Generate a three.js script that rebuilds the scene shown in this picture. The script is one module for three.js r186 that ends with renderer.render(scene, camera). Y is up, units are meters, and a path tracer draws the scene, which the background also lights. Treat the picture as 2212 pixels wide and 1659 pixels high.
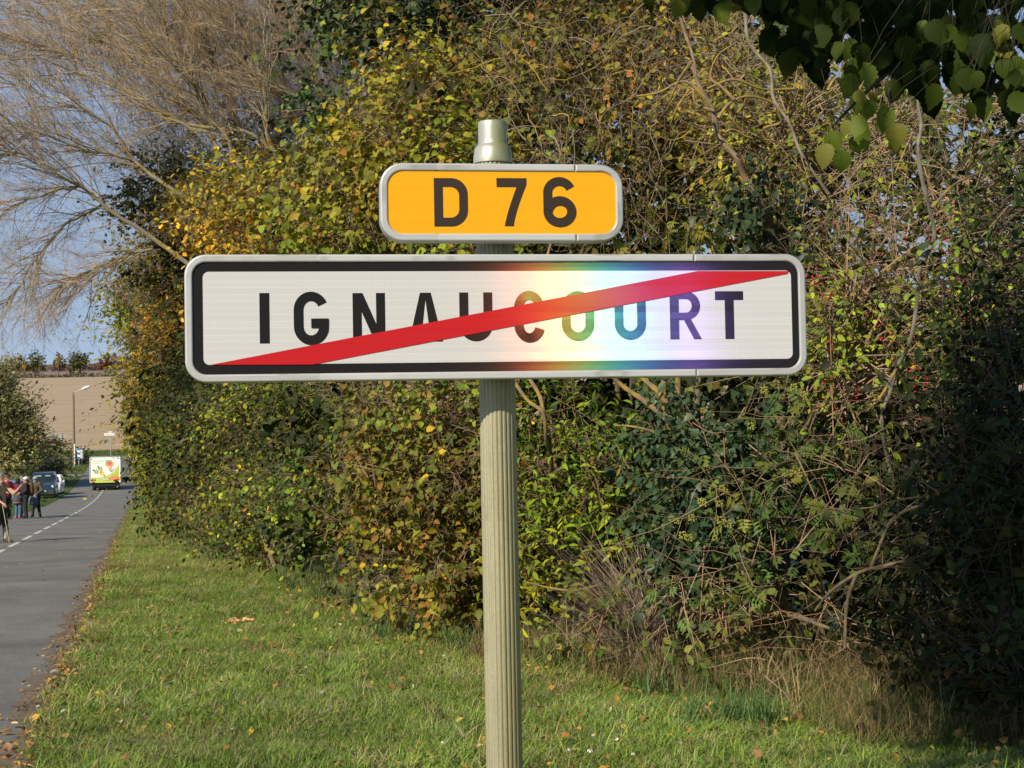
import * as THREE from 'three';
import { mergeGeometries } from 'three/addons/utils/BufferGeometryUtils.js';
import { RoundedBoxGeometry } from 'three/addons/geometries/RoundedBoxGeometry.js';

// ---------------------------------------------------------------- camera, sky, sun, exposure
const scene = new THREE.Scene();
const camera = new THREE.PerspectiveCamera(28.07, 4 / 3, 0.1, 6000);
camera.position.set(0, 1.6, 0);
camera.rotation.order = 'YXZ';
camera.rotation.set(0.0333, 0, -0.0195);
camera.updateMatrixWorld(true);

const SUN_AZ = 36 * Math.PI / 180, SUN_EL = 33 * Math.PI / 180;      // behind the camera, to its left
const SUN = new THREE.Vector3(-Math.sin(SUN_AZ) * Math.cos(SUN_EL), Math.sin(SUN_EL), Math.cos(SUN_AZ) * Math.cos(SUN_EL));
const sun = new THREE.DirectionalLight(0xfff4de, 5);
sun.position.copy(SUN).multiplyScalar(120).add(new THREE.Vector3(0, 0, -40));
sun.target.position.set(0, 0, -40);
sun.castShadow = true;
sun.shadow.mapSize.set(4096, 4096);
Object.assign(sun.shadow.camera, { left: -90, right: 90, top: 90, bottom: -90, near: 1, far: 400 });
scene.add(sun, sun.target);
{
  const W = 1024, H = 512, data = new Float32Array(W * H * 4);
  const d = new THREE.Vector3();
  for (let y = 0; y < H; y++) for (let x = 0; x < W; x++) {
    const el = ((y + 0.5) / H - 0.5) * Math.PI, az = ((x + 0.5) / W - 0.5) * 2 * Math.PI;
    d.set(Math.cos(el) * Math.cos(az), Math.sin(el), Math.cos(el) * Math.sin(az));
    const t = Math.pow(Math.max(0, d.y), 0.55);
    const c = [0.58 + (0.015 - 0.58) * t, 0.74 + (0.10 - 0.74) * t, 0.94 + (0.34 - 0.94) * t];
    const g = Math.max(0, d.dot(SUN)), glow = 0.4 * Math.pow(g, 12) + 0.06 * Math.pow(g, 3);
    const o = (y * W + x) * 4, k = d.y < 0 ? 0.26 : 0.72;
    for (let i = 0; i < 3; i++) data[o + i] = (c[i] + glow * [1, 0.95, 0.85][i]) * k;
    data[o + 3] = 1;
  }
  const sky = new THREE.DataTexture(data, W, H, THREE.RGBAFormat, THREE.FloatType);
  sky.mapping = THREE.EquirectangularReflectionMapping; sky.magFilter = THREE.LinearFilter; sky.needsUpdate = true;
  scene.background = sky; scene.environment = sky;
}
const renderer = new THREE.WebGLRenderer({ antialias: true });
renderer.toneMapping = THREE.LinearToneMapping;
renderer.toneMappingExposure = 1.2;
renderer.shadowMap.enabled = true;

// ---------------------------------------------------------------- helpers
const V = (x, y, z) => new THREE.Vector3(x, y, z);
function rng(seed) { let a = seed >>> 0; return () => { a = (a + 0x6D2B79F5) | 0; let t = Math.imul(a ^ (a >>> 15), 1 | a); t = (t + Math.imul(t ^ (t >>> 7), 61 | t)) ^ t; return ((t ^ (t >>> 14)) >>> 0) / 4294967296; }; }
const used = new Map();
function numbered(n) { const k = used.get(n) ?? 0; used.set(n, k + 1); return k ? n + '_' + String(k).padStart(3, '0') : n; }
function tag(o, label, category, group, kind) { o.userData = {}; if (label) o.userData.label = label; if (category) o.userData.category = category; if (group) o.userData.group = group; if (kind) o.userData.kind = kind; return o; }
function thing(name, label, category, pos = V(0, 0, 0), turn = 0, group) {
  const o = new THREE.Group(); o.name = numbered(name); o.position.copy(pos); o.rotation.y = turn; scene.add(o);
  return tag(o, label, category, group);
}
function part(name, geo, mat, parent, label) { const m = new THREE.Mesh(geo, mat); m.name = parent === scene ? numbered(name) : name; m.castShadow = m.receiveShadow = true; parent.add(m); if (label) m.userData.label = label; return m; }
function structure(name, geo, mat) { const m = part(name, geo, mat, scene); m.userData.kind = 'structure'; return m; }
const std = (r, g, b, rough = 0.8, more = {}) => new THREE.MeshStandardMaterial({ color: new THREE.Color(r, g, b), roughness: rough, ...more });
// a pixel of the 2212 px wide photograph at a depth along the optical axis
const FOC = 3318;
function P(x, y, d) { return V((x - 1106) / FOC * d, (829.5 - y) / FOC * d, -d).applyMatrix4(camera.matrixWorld); }
const Q = (x, y, d) => P(x / 1.80832, y / 1.80832, d);                          // the same in the full size photograph
function hash(x, y) { let h = Math.imul(x, 374761393) ^ Math.imul(y, 668265263); h = Math.imul(h ^ (h >>> 13), 1274126177); return ((h ^ (h >>> 16)) >>> 0) / 4294967296; }
function vnoise(x, y, per = 1 << 20) { const m = (a) => ((a % per) + per) % per; const i = Math.floor(x), j = Math.floor(y), f = x - i, g = y - j, u = f * f * (3 - 2 * f), v = g * g * (3 - 2 * g); const a = hash(m(i), m(j)), b = hash(m(i + 1), m(j)), c = hash(m(i), m(j + 1)), d = hash(m(i + 1), m(j + 1)); return a + (b - a) * u + (c - a) * v + (a - b - c + d) * u * v; }
function fbm(x, y, per, oct) { let s = 0, a = 0.5, n = 0; for (let o = 0; o < oct; o++) { s += a * vnoise(x, y, per); n += a; a *= 0.55; x *= 2; y *= 2; per *= 2; } return s / n; }
function texture(W, fn, srgb = true, H = W) {
  const data = new Uint8Array(W * H * 4);
  for (let y = 0; y < H; y++) for (let x = 0; x < W; x++) {
    const c = fn(x / W, y / H, x, y), o = (y * W + x) * 4;
    for (let i = 0; i < 3; i++) { const v = Math.min(1, Math.max(0, c[i])); data[o + i] = 255 * (srgb ? (v <= 0.0031308 ? 12.92 * v : 1.055 * Math.pow(v, 1 / 2.4) - 0.055) : v); }
    data[o + 3] = 255;
  }
  const t = new THREE.DataTexture(data, W, H); t.wrapS = t.wrapT = THREE.RepeatWrapping; t.magFilter = THREE.LinearFilter; if (srgb) t.colorSpace = THREE.SRGBColorSpace; t.needsUpdate = true; return t;
}
const lerp = (a, b, t) => a + (b - a) * t, mix3 = (a, b, t) => [lerp(a[0], b[0], t), lerp(a[1], b[1], t), lerp(a[2], b[2], t)], clamp01 = (t) => Math.min(1, Math.max(0, t)), smooth = (a, b, x) => { const t = clamp01((x - a) / (b - a)); return t * t * (3 - 2 * t); };

// tapered tubes collected into one geometry
class Tubes {
  constructor() { this.p = []; this.n = []; this.c = []; this.i = []; this.u = []; }
  add(pts, radii, sides = 4, col = [1, 1, 1], col2) {
    const t = V(), a = V(), b = V(), q = V(), base = this.p.length / 3; let len = 0;
    for (let k = 0; k < pts.length; k++) {
      t.subVectors(pts[Math.min(k + 1, pts.length - 1)], pts[Math.max(k - 1, 0)]).normalize();
      a.set(0, 1, 0); if (Math.abs(t.y) > 0.9) a.set(1, 0, 0);
      a.cross(t).normalize(); b.crossVectors(t, a);
      if (k) len += pts[k].distanceTo(pts[k - 1]);
      const r = Array.isArray(radii) ? radii[k] : radii, cc = col2 && (hash(k * 31 + base, 7) < 0.4) ? col2 : col;
      for (let s = 0; s < sides; s++) { const w = s / sides * 2 * Math.PI; q.copy(a).multiplyScalar(Math.cos(w)).addScaledVector(b, Math.sin(w)); this.n.push(q.x, q.y, q.z); this.p.push(pts[k].x + q.x * r, pts[k].y + q.y * r, pts[k].z + q.z * r); this.c.push(...cc); this.u.push(s / sides, len); }
      if (k) for (let s = 0; s < sides; s++) { const s2 = (s + 1) % sides, A = base + (k - 1) * sides; this.i.push(A + s, A + s2, A + sides + s2, A + s, A + sides + s2, A + sides + s); }
    }
    return this;
  }
  geo(origin) {
    const g = new THREE.BufferGeometry(); g.setAttribute('position', new THREE.Float32BufferAttribute(this.p, 3)); g.setAttribute('normal', new THREE.Float32BufferAttribute(this.n, 3)); g.setAttribute('color', new THREE.Float32BufferAttribute(this.c, 3)); g.setAttribute('uv', new THREE.Float32BufferAttribute(this.u, 2)); g.setIndex(this.i);
    if (origin) g.translate(-origin.x, -origin.y, -origin.z); return g;
  }
  get any() { return this.i.length > 0; }
}
const barkTex = texture(256, (u, v) => { const f = fbm(u * 12, v * 5, 12, 4), g = fbm(u * 40, v * 40, 40, 2); const k = 0.55 + 0.7 * f + 0.3 * (g - 0.5); return [k, k, k].map((x) => x * 0.8); });
const barkMat = new THREE.MeshStandardMaterial({ vertexColors: true, map: barkTex, roughness: 0.9, bumpMap: barkTex, bumpScale: 0.008 });
const twigMat = new THREE.MeshStandardMaterial({ vertexColors: true, roughness: 0.85 });

// ---------------------------------------------------------------- terrain
const PROFILE = [[-60, 1.41], [0, 0], [60, -1.41], [80, -1.85], [100, -2.2], [120, -2.25], [135, -1.95], [150, -1.25], [171, -0.4], [182, 0.1], [190, 0.5], [300, 7.6], [450, 17.6], [600, 27.6], [640, 29.6], [720, 31], [900, 42], [1200, 59], [1500, 61], [2600, 30]];
function height(d) { for (let i = 1; i < PROFILE.length; i++) if (d <= PROFILE[i][0]) { const [a, ya] = PROFILE[i - 1], [b, yb] = PROFILE[i]; return ya + (yb - ya) * (d - a) / (b - a); } return 30; }
function ground(x, z) { const d = -z; let s = 0; const w = Math.min(8, Math.max(0.5, Math.abs(d) * 0.06)); for (let k = -2; k <= 2; k++) s += height(d + k * w); return s / 5; }
const roadRight = (d) => -0.75 - 0.24 * d, roadLeft = (d) => -5.85 - 0.24 * d;
function sheet(xs, ds, lift, uvScale = 1) {            // xs(d) -> list of x across; follows the terrain
  const pos = [], uv = [], idx = []; let n = 0;
  ds.forEach((d, k) => { const row = xs(d); n = row.length; row.forEach((x) => { pos.push(x, ground(x, -d) + lift, -d); uv.push(x * uvScale, d * uvScale); }); if (k) for (let i = 0; i + 1 < n; i++) { const a = (k - 1) * n + i, b = k * n + i; idx.push(a, a + 1, b + 1, a, b + 1, b); } });
  const g = new THREE.BufferGeometry(); g.setAttribute('position', new THREE.Float32BufferAttribute(pos, 3)); g.setAttribute('uv', new THREE.Float32BufferAttribute(uv, 2)); g.setIndex(idx); g.computeVertexNormals(); return g;
}
const range = (a, b, s) => { const r = []; for (let x = a; x < b - 1e-6; x += s) r.push(x); r.push(b); return r; };
const DS = range(-30, 190, 0.5);
const grassTex = texture(1024, (u, v) => {
  const a = fbm(u * 6, v * 6, 6, 5), b = fbm(u * 40 + 9, v * 40, 40, 3), c = fbm(u * 170, v * 170, 170, 2);
  let k = mix3([0.07, 0.11, 0.02], [0.15, 0.17, 0.045], smooth(0.35, 0.65, a));
  k = mix3(k, [0.15, 0.11, 0.055], smooth(0.56, 0.78, b) * 0.8);
  return k.map((x) => x * (0.5 + c));
});
const grassMat = new THREE.MeshStandardMaterial({ map: grassTex, roughness: 0.95, bumpMap: grassTex, bumpScale: 0.03 });
grassTex.repeat.set(1 / 6, 1 / 6);
structure('ground', sheet(() => range(-90, 60, 5), DS, 0), grassMat);
const asphaltTex = texture(1024, (u, v) => {
  const a = fbm(u * 4, v * 4, 4, 5), c = fbm(u * 250, v * 250, 250, 2), s = hash((u * 1024) | 0, (v * 1024) | 0);
  const k = 0.14 + 0.1 * (a - 0.5) + 0.05 * (fbm(u * 11 + 3, v * 11, 11, 3) - 0.5) + 0.09 * (c - 0.5) + (s > 0.985 ? 0.08 : 0);
  return [k * 1.06, k * 1.02, k * 0.88];
});
asphaltTex.repeat.set(1 / 5, 1 / 5);
const asphaltMat = new THREE.MeshStandardMaterial({ map: asphaltTex, roughness: 0.85, bumpMap: asphaltTex, bumpScale: 0.004 });
const rE = rng(5);
const road = structure('road', sheet((d) => { const j = (k) => (vnoise(d * 0.9, k) - 0.5) * 0.22; return [roadLeft(d) + j(3), roadLeft(d) + 1.3, (roadLeft(d) + roadRight(d)) / 2, roadRight(d) - 1.3, roadRight(d) + j(9)]; }, range(-30, 172, 0.5), 0.005), asphaltMat);
// crossing lane at the far end, drive on the left, junction apron
structure('side_road', sheet(() => range(-90, 20, 3), range(172, 179, 0.5), 0.009), asphaltMat);
const gravelMat = std(0.33, 0.28, 0.22, 0.95, { map: texture(256, (u, v) => { const k = 0.7 + 0.5 * (fbm(u * 60, v * 60, 60, 2) - 0.5); return [k, k, k]; }) });
structure('drive', sheet((d) => [roadLeft(d) - 5.5 + (d - 143) * 0.25, roadLeft(d) - 2.5, roadLeft(d) - 0.12], range(143, 147.5, 0.5), 0.012, 0.4), gravelMat);
// soil and leaf litter along the right road edge
const soilTex = texture(512, (u, v) => { const a = fbm(u * 8, v * 8, 8, 4), c = fbm(u * 90, v * 90, 90, 2); return mix3([0.09, 0.062, 0.04], [0.19, 0.14, 0.09], a).map((x) => x * (0.5 + c)); });
structure('soil_strip', sheet((d) => { const a = vnoise(d * 1.7, 4), b = vnoise(d * 2.9, 14), c = vnoise(d * 7, 24); return [roadRight(d) - 0.03 - 0.32 * a * b - 0.06 * c, roadRight(d) + 0.02, roadRight(d) + 0.1 + 0.1 * b]; }, range(-10, 150, 0.25), 0.011), new THREE.MeshStandardMaterial({ map: soilTex, roughness: 1, bumpMap: soilTex, bumpScale: 0.02 }));
// broken centre line: each dash a piece of the road
{
  const paint = std(0.62, 0.6, 0.55, 0.75, { map: texture(128, (u, v) => { const k = 0.6 + 0.5 * fbm(u * 20, v * 20, 20, 3); return [k, k, k]; }) });
  for (let d = 7.0; d < 150; d += 4.33) {
    const g = sheet((q) => { const c = -3.3 - 0.24 * q; return [c - 0.062, c + 0.062]; }, range(d, d + 3, 0.5), 0.01); part('lane_dash', g, paint, road);
  }
}
// field, far slopes
const fieldTex = texture(1024, (u, v) => {
  const a = fbm(u * 5, v * 5, 5, 5), b = fbm(u * 60, v * 60, 60, 3), s = hash((u * 1024) | 0, (v * 1024) | 0);
  let k = mix3([0.3, 0.215, 0.125], [0.42, 0.31, 0.19], a); k = k.map((x) => x * (0.75 + 0.5 * b)); if (s > 0.993) k = [0.5, 0.45, 0.38]; return k;
});
fieldTex.repeat.set(1 / 40, 1 / 26);
structure('field', sheet(() => range(-420, 160, 20), range(190, 600, 10), 0.01), new THREE.MeshStandardMaterial({ map: fieldTex, roughness: 1, bumpMap: fieldTex, bumpScale: 0.25 }));
const roughTex = texture(512, (u, v) => { const a = fbm(u * 8, v * 8, 8, 5); return mix3([0.075, 0.085, 0.03], [0.2, 0.16, 0.08], smooth(0.35, 0.65, a)); });
roughTex.repeat.set(1 / 40, 1 / 40);
structure('rough_pasture', sheet(() => range(-600, 300, 30), range(600, 720, 10), 0.01), new THREE.MeshStandardMaterial({ map: roughTex, roughness: 1 }));
const hillTex = texture(512, (u, v) => { const a = fbm(u * 6, v * 12, 6, 5); return mix3([0.17, 0.12, 0.1], [0.27, 0.185, 0.135], smooth(0.35, 0.65, a)); });
hillTex.repeat.set(1 / 300, 1 / 120);
structure('hill', sheet(() => range(-1800, 1200, 100), range(720, 2600, 40), 0), new THREE.MeshStandardMaterial({ map: hillTex, roughness: 1 }));
structure('bank', sheet((d) => range(-110, 40, 3).map((x) => x), range(179, 190, 0.5), 0.006), grassMat);

// ---------------------------------------------------------------- the town exit sign
{
  const L = Q(721, 1244, 2.982), R = Q(3150, 1228, 3.158), mid = L.clone().add(R).multiplyScalar(0.5);
  const t = R.clone().sub(L).normalize(), up = V(0, 1, 0).addScaledVector(t, -t.y).normalize(), n = V().crossVectors(t, up);   // n faces the viewer's side
  const W = L.distanceTo(R), H = 0.25;
  const poleMid = Q(1951, 1950, 3.165);
  const foot = V(poleMid.x, ground(poleMid.x, poleMid.z), poleMid.z);
  const sign = thing('road_sign', 'French town exit sign, white panel struck through in red under a yellow road number plate', 'road sign', foot);
  const basis = new THREE.Matrix4().makeBasis(t, up, n);
  const holder = (pos) => new THREE.Matrix4().multiplyMatrices(new THREE.Matrix4().makeTranslation(pos.x - foot.x, pos.y - foot.y, pos.z - foot.z), basis);
  // where a ray through a photograph pixel meets the panel, in panel metres
  const onPanel = (px, py, origin) => { const d = Q(px, py, 1).sub(camera.position), k = origin.clone().sub(camera.position).dot(n) / d.dot(n), p = camera.position.clone().addScaledVector(d, k).sub(origin); return [p.dot(t), p.dot(up)]; };

  const rrect = (w, h, r, S = THREE.Shape) => { const s = new S(), x = w / 2, y = h / 2; s.moveTo(-x + r, -y); s.lineTo(x - r, -y); s.absarc(x - r, -y + r, r, -Math.PI / 2, 0); s.lineTo(x, y - r); s.absarc(x - r, y - r, r, 0, Math.PI / 2); s.lineTo(-x + r, y); s.absarc(-x + r, y - r, r, Math.PI / 2, Math.PI); s.lineTo(-x, -y + r); s.absarc(-x + r, -y + r, r, Math.PI, 1.5 * Math.PI); return s; };
  const put = (geo, m, z = 0) => { geo.translate(0, 0, z); geo.applyMatrix4(m); return geo; };
  const panelUV = (geo, w, h) => { const p = geo.attributes.position, u = geo.attributes.uv ?? new THREE.Float32BufferAttribute(new Float32Array(p.count * 2), 2); for (let i = 0; i < p.count; i++) u.setXY(i, p.getX(i) / w + 0.5, p.getY(i) / h + 0.5); geo.setAttribute('uv', u); return geo; };

  // microprismatic sheeting: the facets of each small cell lean towards the sun side; three kinds of
  // facet lean a little differently and reflect one colour each, which is how the film splits sunlight
  const facet = (px, w2) => { const p = Q(px, 1240, 1).sub(camera.position), k = mid.clone().sub(camera.position).dot(n) / p.dot(n), at = camera.position.clone().addScaledVector(p, k); const h = camera.position.clone().sub(at).normalize().add(SUN).normalize(); return [h.dot(t), h.dot(up), h.dot(n)]; };
  const TW = 2048, TH = 512, nrm = new Float32Array(TW * TH * 4), spec = new Uint8Array(TW * TH * 4), r = rng(77);
  const lobes = [[facet(2085), [1, 0.03, 0.01]], [facet(2190), [1, 0.6, 0.02]], [facet(2295), [0.03, 1, 0.16]], [facet(2410), [0.02, 0.6, 1]], [facet(2510), [0.04, 0.16, 1]], [facet(2690), [0.3, 0.14, 1]]];
  const rowTilt = [], rowGain = []; for (let k = 0; k < 64; k++) { rowTilt.push((r() - 0.5) * 0.055); rowGain.push(0.35 + 0.65 * r()); }
  for (let y = 0; y < TH; y++) for (let x = 0; x < TW; x++) {
    const o = (y * TW + x) * 4, kind = (x + 2 * y) % 6, [f, c] = lobes[kind], row = (y / TH * 19) | 0;
    const dy = rowTilt[row] * 0.45 + (((x * 0.7548777 + y * 0.5698403) % 1) - 0.5) * 0.03, dx = (((x * 0.5545497 + y * 0.3080) % 1) - 0.5) * 0.008;
    const v = V(f[0] + dx, f[1] + dy, f[2]).normalize();
    nrm.set([v.x * 0.5 + 0.5, v.y * 0.5 + 0.5, v.z * 0.5 + 0.5, 1], o);
    const g = rowGain[row + 20]; spec.set([255 * c[0] * g, 255 * c[1] * g, 255 * c[2] * g, 255], o);
  }
  const nrmTex = new THREE.DataTexture(nrm, TW, TH, THREE.RGBAFormat, THREE.FloatType), specTex = new THREE.DataTexture(spec, TW, TH);
  for (const q of [nrmTex, specTex]) { q.wrapS = q.wrapT = THREE.RepeatWrapping; q.magFilter = THREE.NearestFilter; q.needsUpdate = true; }
  // seams between the rows of prisms and the honeycomb of the film
  const honey = (cols, rows, a, b, seam) => texture(2048, (u, v) => { const X = u * cols, Y = v * rows, k = Math.cos(2 * Math.PI * X) * 0.5 + Math.cos(Math.PI * (X + 1.732 * Y)) * Math.cos(Math.PI * (X - 1.732 * Y)); const s = Math.abs(((v * seam) % 1) - 0.5) > 0.47 ? 1 : 0; const q = a + b * clamp01(k) + 0.10 * s + 0.025 * (hash((v * seam) | 0, 5) - 0.5) + 0.02 * (fbm(u * 6, v * 3, 6, 3) - 0.5); return [q, q, q * 0.985]; }, true, 512);
  const whiteTex = honey(260, 54, 0.66, 0.07, 19);
  const film = (color, map, gain = 1, mapped = true) => new THREE.MeshPhysicalMaterial({ color: new THREE.Color(...color), map, roughness: 0.135, anisotropy: mapped ? 0.75 : 0, anisotropyRotation: Math.PI / 2, ior: 1.6, specularIntensity: gain * 0.043, ...(mapped ? { normalMap: nrmTex, specularColorMap: specTex } : {}) });

  const big = holder(mid);
  const panel = part('place_name_panel', put(new THREE.ShapeGeometry(rrect(W - 0.026, H - 0.026, 0.03), 24), big.clone(), -0.012), film([0.012, 0.012, 0.013], null), sign);
  panel.geometry = put(panelUV(new THREE.ShapeGeometry(rrect(W - 0.026, H - 0.026, 0.03), 24), W, H), big, -0.004);
  const alu = (k) => new THREE.MeshStandardMaterial({ color: new THREE.Color(0.6 * k, 0.6 * k, 0.59 * k), metalness: 0.35, roughness: 0.42, map: texture(256, (u, v) => { const d = smooth(0.58, 0.8, fbm(u * 14, v * 5, 14, 4)) * 0.3, q = (0.84 + 0.22 * fbm(u * 8, v * 90, 8, 3)) * (1 - d); return [q, q, q * (1 - 0.15 * d)]; }) });
  const aluLight = alu(1.0), aluEnd = alu(0.86), aluBack = alu(0.6);
  part('backing_sheet', put(new THREE.ShapeGeometry(rrect(W - 0.02, H - 0.02, 0.03), 24), big, -0.03), aluBack, sign);
  // frame: two bent end pieces, a top and a bottom bar butted between them
  function frame(Wf, Hf, rad, lip, cutL, cutR, m, depth) {
    const fr = new THREE.Group(); fr.name = 'frame'; sign.add(fr); const x = Wf / 2, y = Hf / 2, gap = 0.0004;
    const ex = { depth: depth - 0.008, bevelEnabled: true, bevelThickness: 0.004, bevelSize: 0.0035, bevelSegments: 3, curveSegments: 16 };
    const end = (s, cut) => { const q = new THREE.Shape(), b = 0.0035, c = s * (cut) , X = s * (x - b), ri = rad - lip + b; const yo = y - b, yi = y - lip + b, Xi = s * (x - lip + b), ro = rad - b;
      q.moveTo(c, yo); q.lineTo(s * (x - rad), yo); for (let k = 1; k <= 12; k++) { const w = k / 12 * Math.PI / 2; q.lineTo(s * (x - rad) + s * ro * Math.sin(w), y - rad + ro * Math.cos(w)); }
      for (let k = 0; k <= 12; k++) { const w = k / 12 * Math.PI / 2; q.lineTo(s * (x - rad) + s * ro * Math.cos(w), -y + rad - ro * Math.sin(w)); }
      q.lineTo(c, -yo); q.lineTo(c, -yi); for (let k = 12; k >= 0; k--) { const w = k / 12 * Math.PI / 2; q.lineTo(s * (x - rad) + s * ri * Math.cos(w), -y + rad - ri * Math.sin(w)); }
      for (let k = 12; k >= 0; k--) { const w = k / 12 * Math.PI / 2; q.lineTo(s * (x - rad) + s * ri * Math.sin(w), y - rad + ri * Math.cos(w)); }
      q.lineTo(c, yi); q.closePath(); return new THREE.ExtrudeGeometry(q, ex); };
    const bar = (s, a, b) => { const q = new THREE.Shape(), e = 0.0035; const y0 = s > 0 ? y - lip + e : -y + e, y1 = s > 0 ? y - e : -y + lip - e; q.moveTo(a, y0); q.lineTo(b, y0); q.lineTo(b, y1); q.lineTo(a, y1); return new THREE.ExtrudeGeometry(q, ex); };
    part('frame_end', put(end(-1, -cutL - 0.004), m, -depth + 0.004), aluEnd, fr); part('frame_end', put(end(1, cutR + 0.004), m, -depth + 0.004), aluEnd, fr);
    part('frame_bar', put(bar(1, cutL + 0.004 + gap, cutR - 0.004 - gap), m, -depth + 0.004), aluLight, fr); part('frame_bar', put(bar(-1, cutL + 0.004 + gap, cutR - 0.004 - gap), m, -depth + 0.004), aluLight, fr);
  }
  frame(W, H, 0.042, 0.0155, onPanel(1232, 1000, mid)[0], onPanel(2712, 1000, mid)[0], big, 0.045);
  // white field
  const Z = (zx, zy) => onPanel(700 + zx / 0.85077, 950 + zy / 0.85077, mid);
  const wl = Z(79, 250)[0], wr = Z(2038, 250)[0], wt = Z(1060, 92)[1], wb = Z(1060, 394)[1];
  const white = rrect(wr - wl, wt - wb, 0.012); const wg = new THREE.ShapeGeometry(white, 12); wg.translate((wl + wr) / 2, (wt + wb) / 2, 0);
  part('white_field', put(panelUV(wg, W, H), big, -0.0036), film([0.54, 0.55, 0.565], whiteTex, 1.8), sign);

  // letters as outlines of unit height
  const poly = (...p) => { const s = new THREE.Shape(); p.forEach(([x, y], i) => (i ? s.lineTo(x, y) : s.moveTo(x, y))); return s; };
  const arcPts = (cx, cy, rx, ry, a, b, n = 16) => range(0, n, 1).map((k) => { const w = lerp(a, b, k / n) * Math.PI / 180; return [cx + rx * Math.cos(w), cy + ry * Math.sin(w)]; });
  function ribbon(pts, s) {       // a stroke of width s along a path; rises a hair so that it may cross itself
    const pos = [], idx = []; const h = s / 2;
    pts.forEach((p, i) => {
      const a = pts[Math.max(i - 1, 0)], b = pts[Math.min(i + 1, pts.length - 1)]; let d1 = [p[0] - a[0], p[1] - a[1]], d2 = [b[0] - p[0], b[1] - p[1]]; if (!i) d1 = d2; if (i === pts.length - 1) d2 = d1;
      const l1 = Math.hypot(...d1), l2 = Math.hypot(...d2); const n1 = [-d1[1] / l1, d1[0] / l1], n2 = [-d2[1] / l2, d2[0] / l2]; let m = [n1[0] + n2[0], n1[1] + n2[1]]; const lm = Math.hypot(...m); m = [m[0] / lm, m[1] / lm]; const k = h / Math.max(0.5, m[0] * n1[0] + m[1] * n1[1]);
      pos.push(p[0] + m[0] * k, p[1] + m[1] * k, i * 0.00003, p[0] - m[0] * k, p[1] - m[1] * k, i * 0.00003); if (i) { const q = i * 2; idx.push(q - 2, q - 1, q + 1, q - 2, q + 1, q); }
    });
    const g = new THREE.BufferGeometry(); g.setAttribute('position', new THREE.Float32BufferAttribute(pos, 3)); g.setIndex(idx); g.computeVertexNormals(); return g;
  }
  const stad = (x0, x1, y0, y1, hole) => { const rx = (x1 - x0) / 2, ry = rx * 1.05, cx = (x0 + x1) / 2, p = [...arcPts(cx, y1 - ry, rx, ry, 0, 180), ...arcPts(cx, y0 + ry, rx, ry, 180, 360)]; if (!hole) return poly(...p); const q = new THREE.Path(); p.forEach(([x, y], i) => (i ? q.lineTo(x, y) : q.moveTo(x, y))); return q; };
  const S = 0.195;
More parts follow.
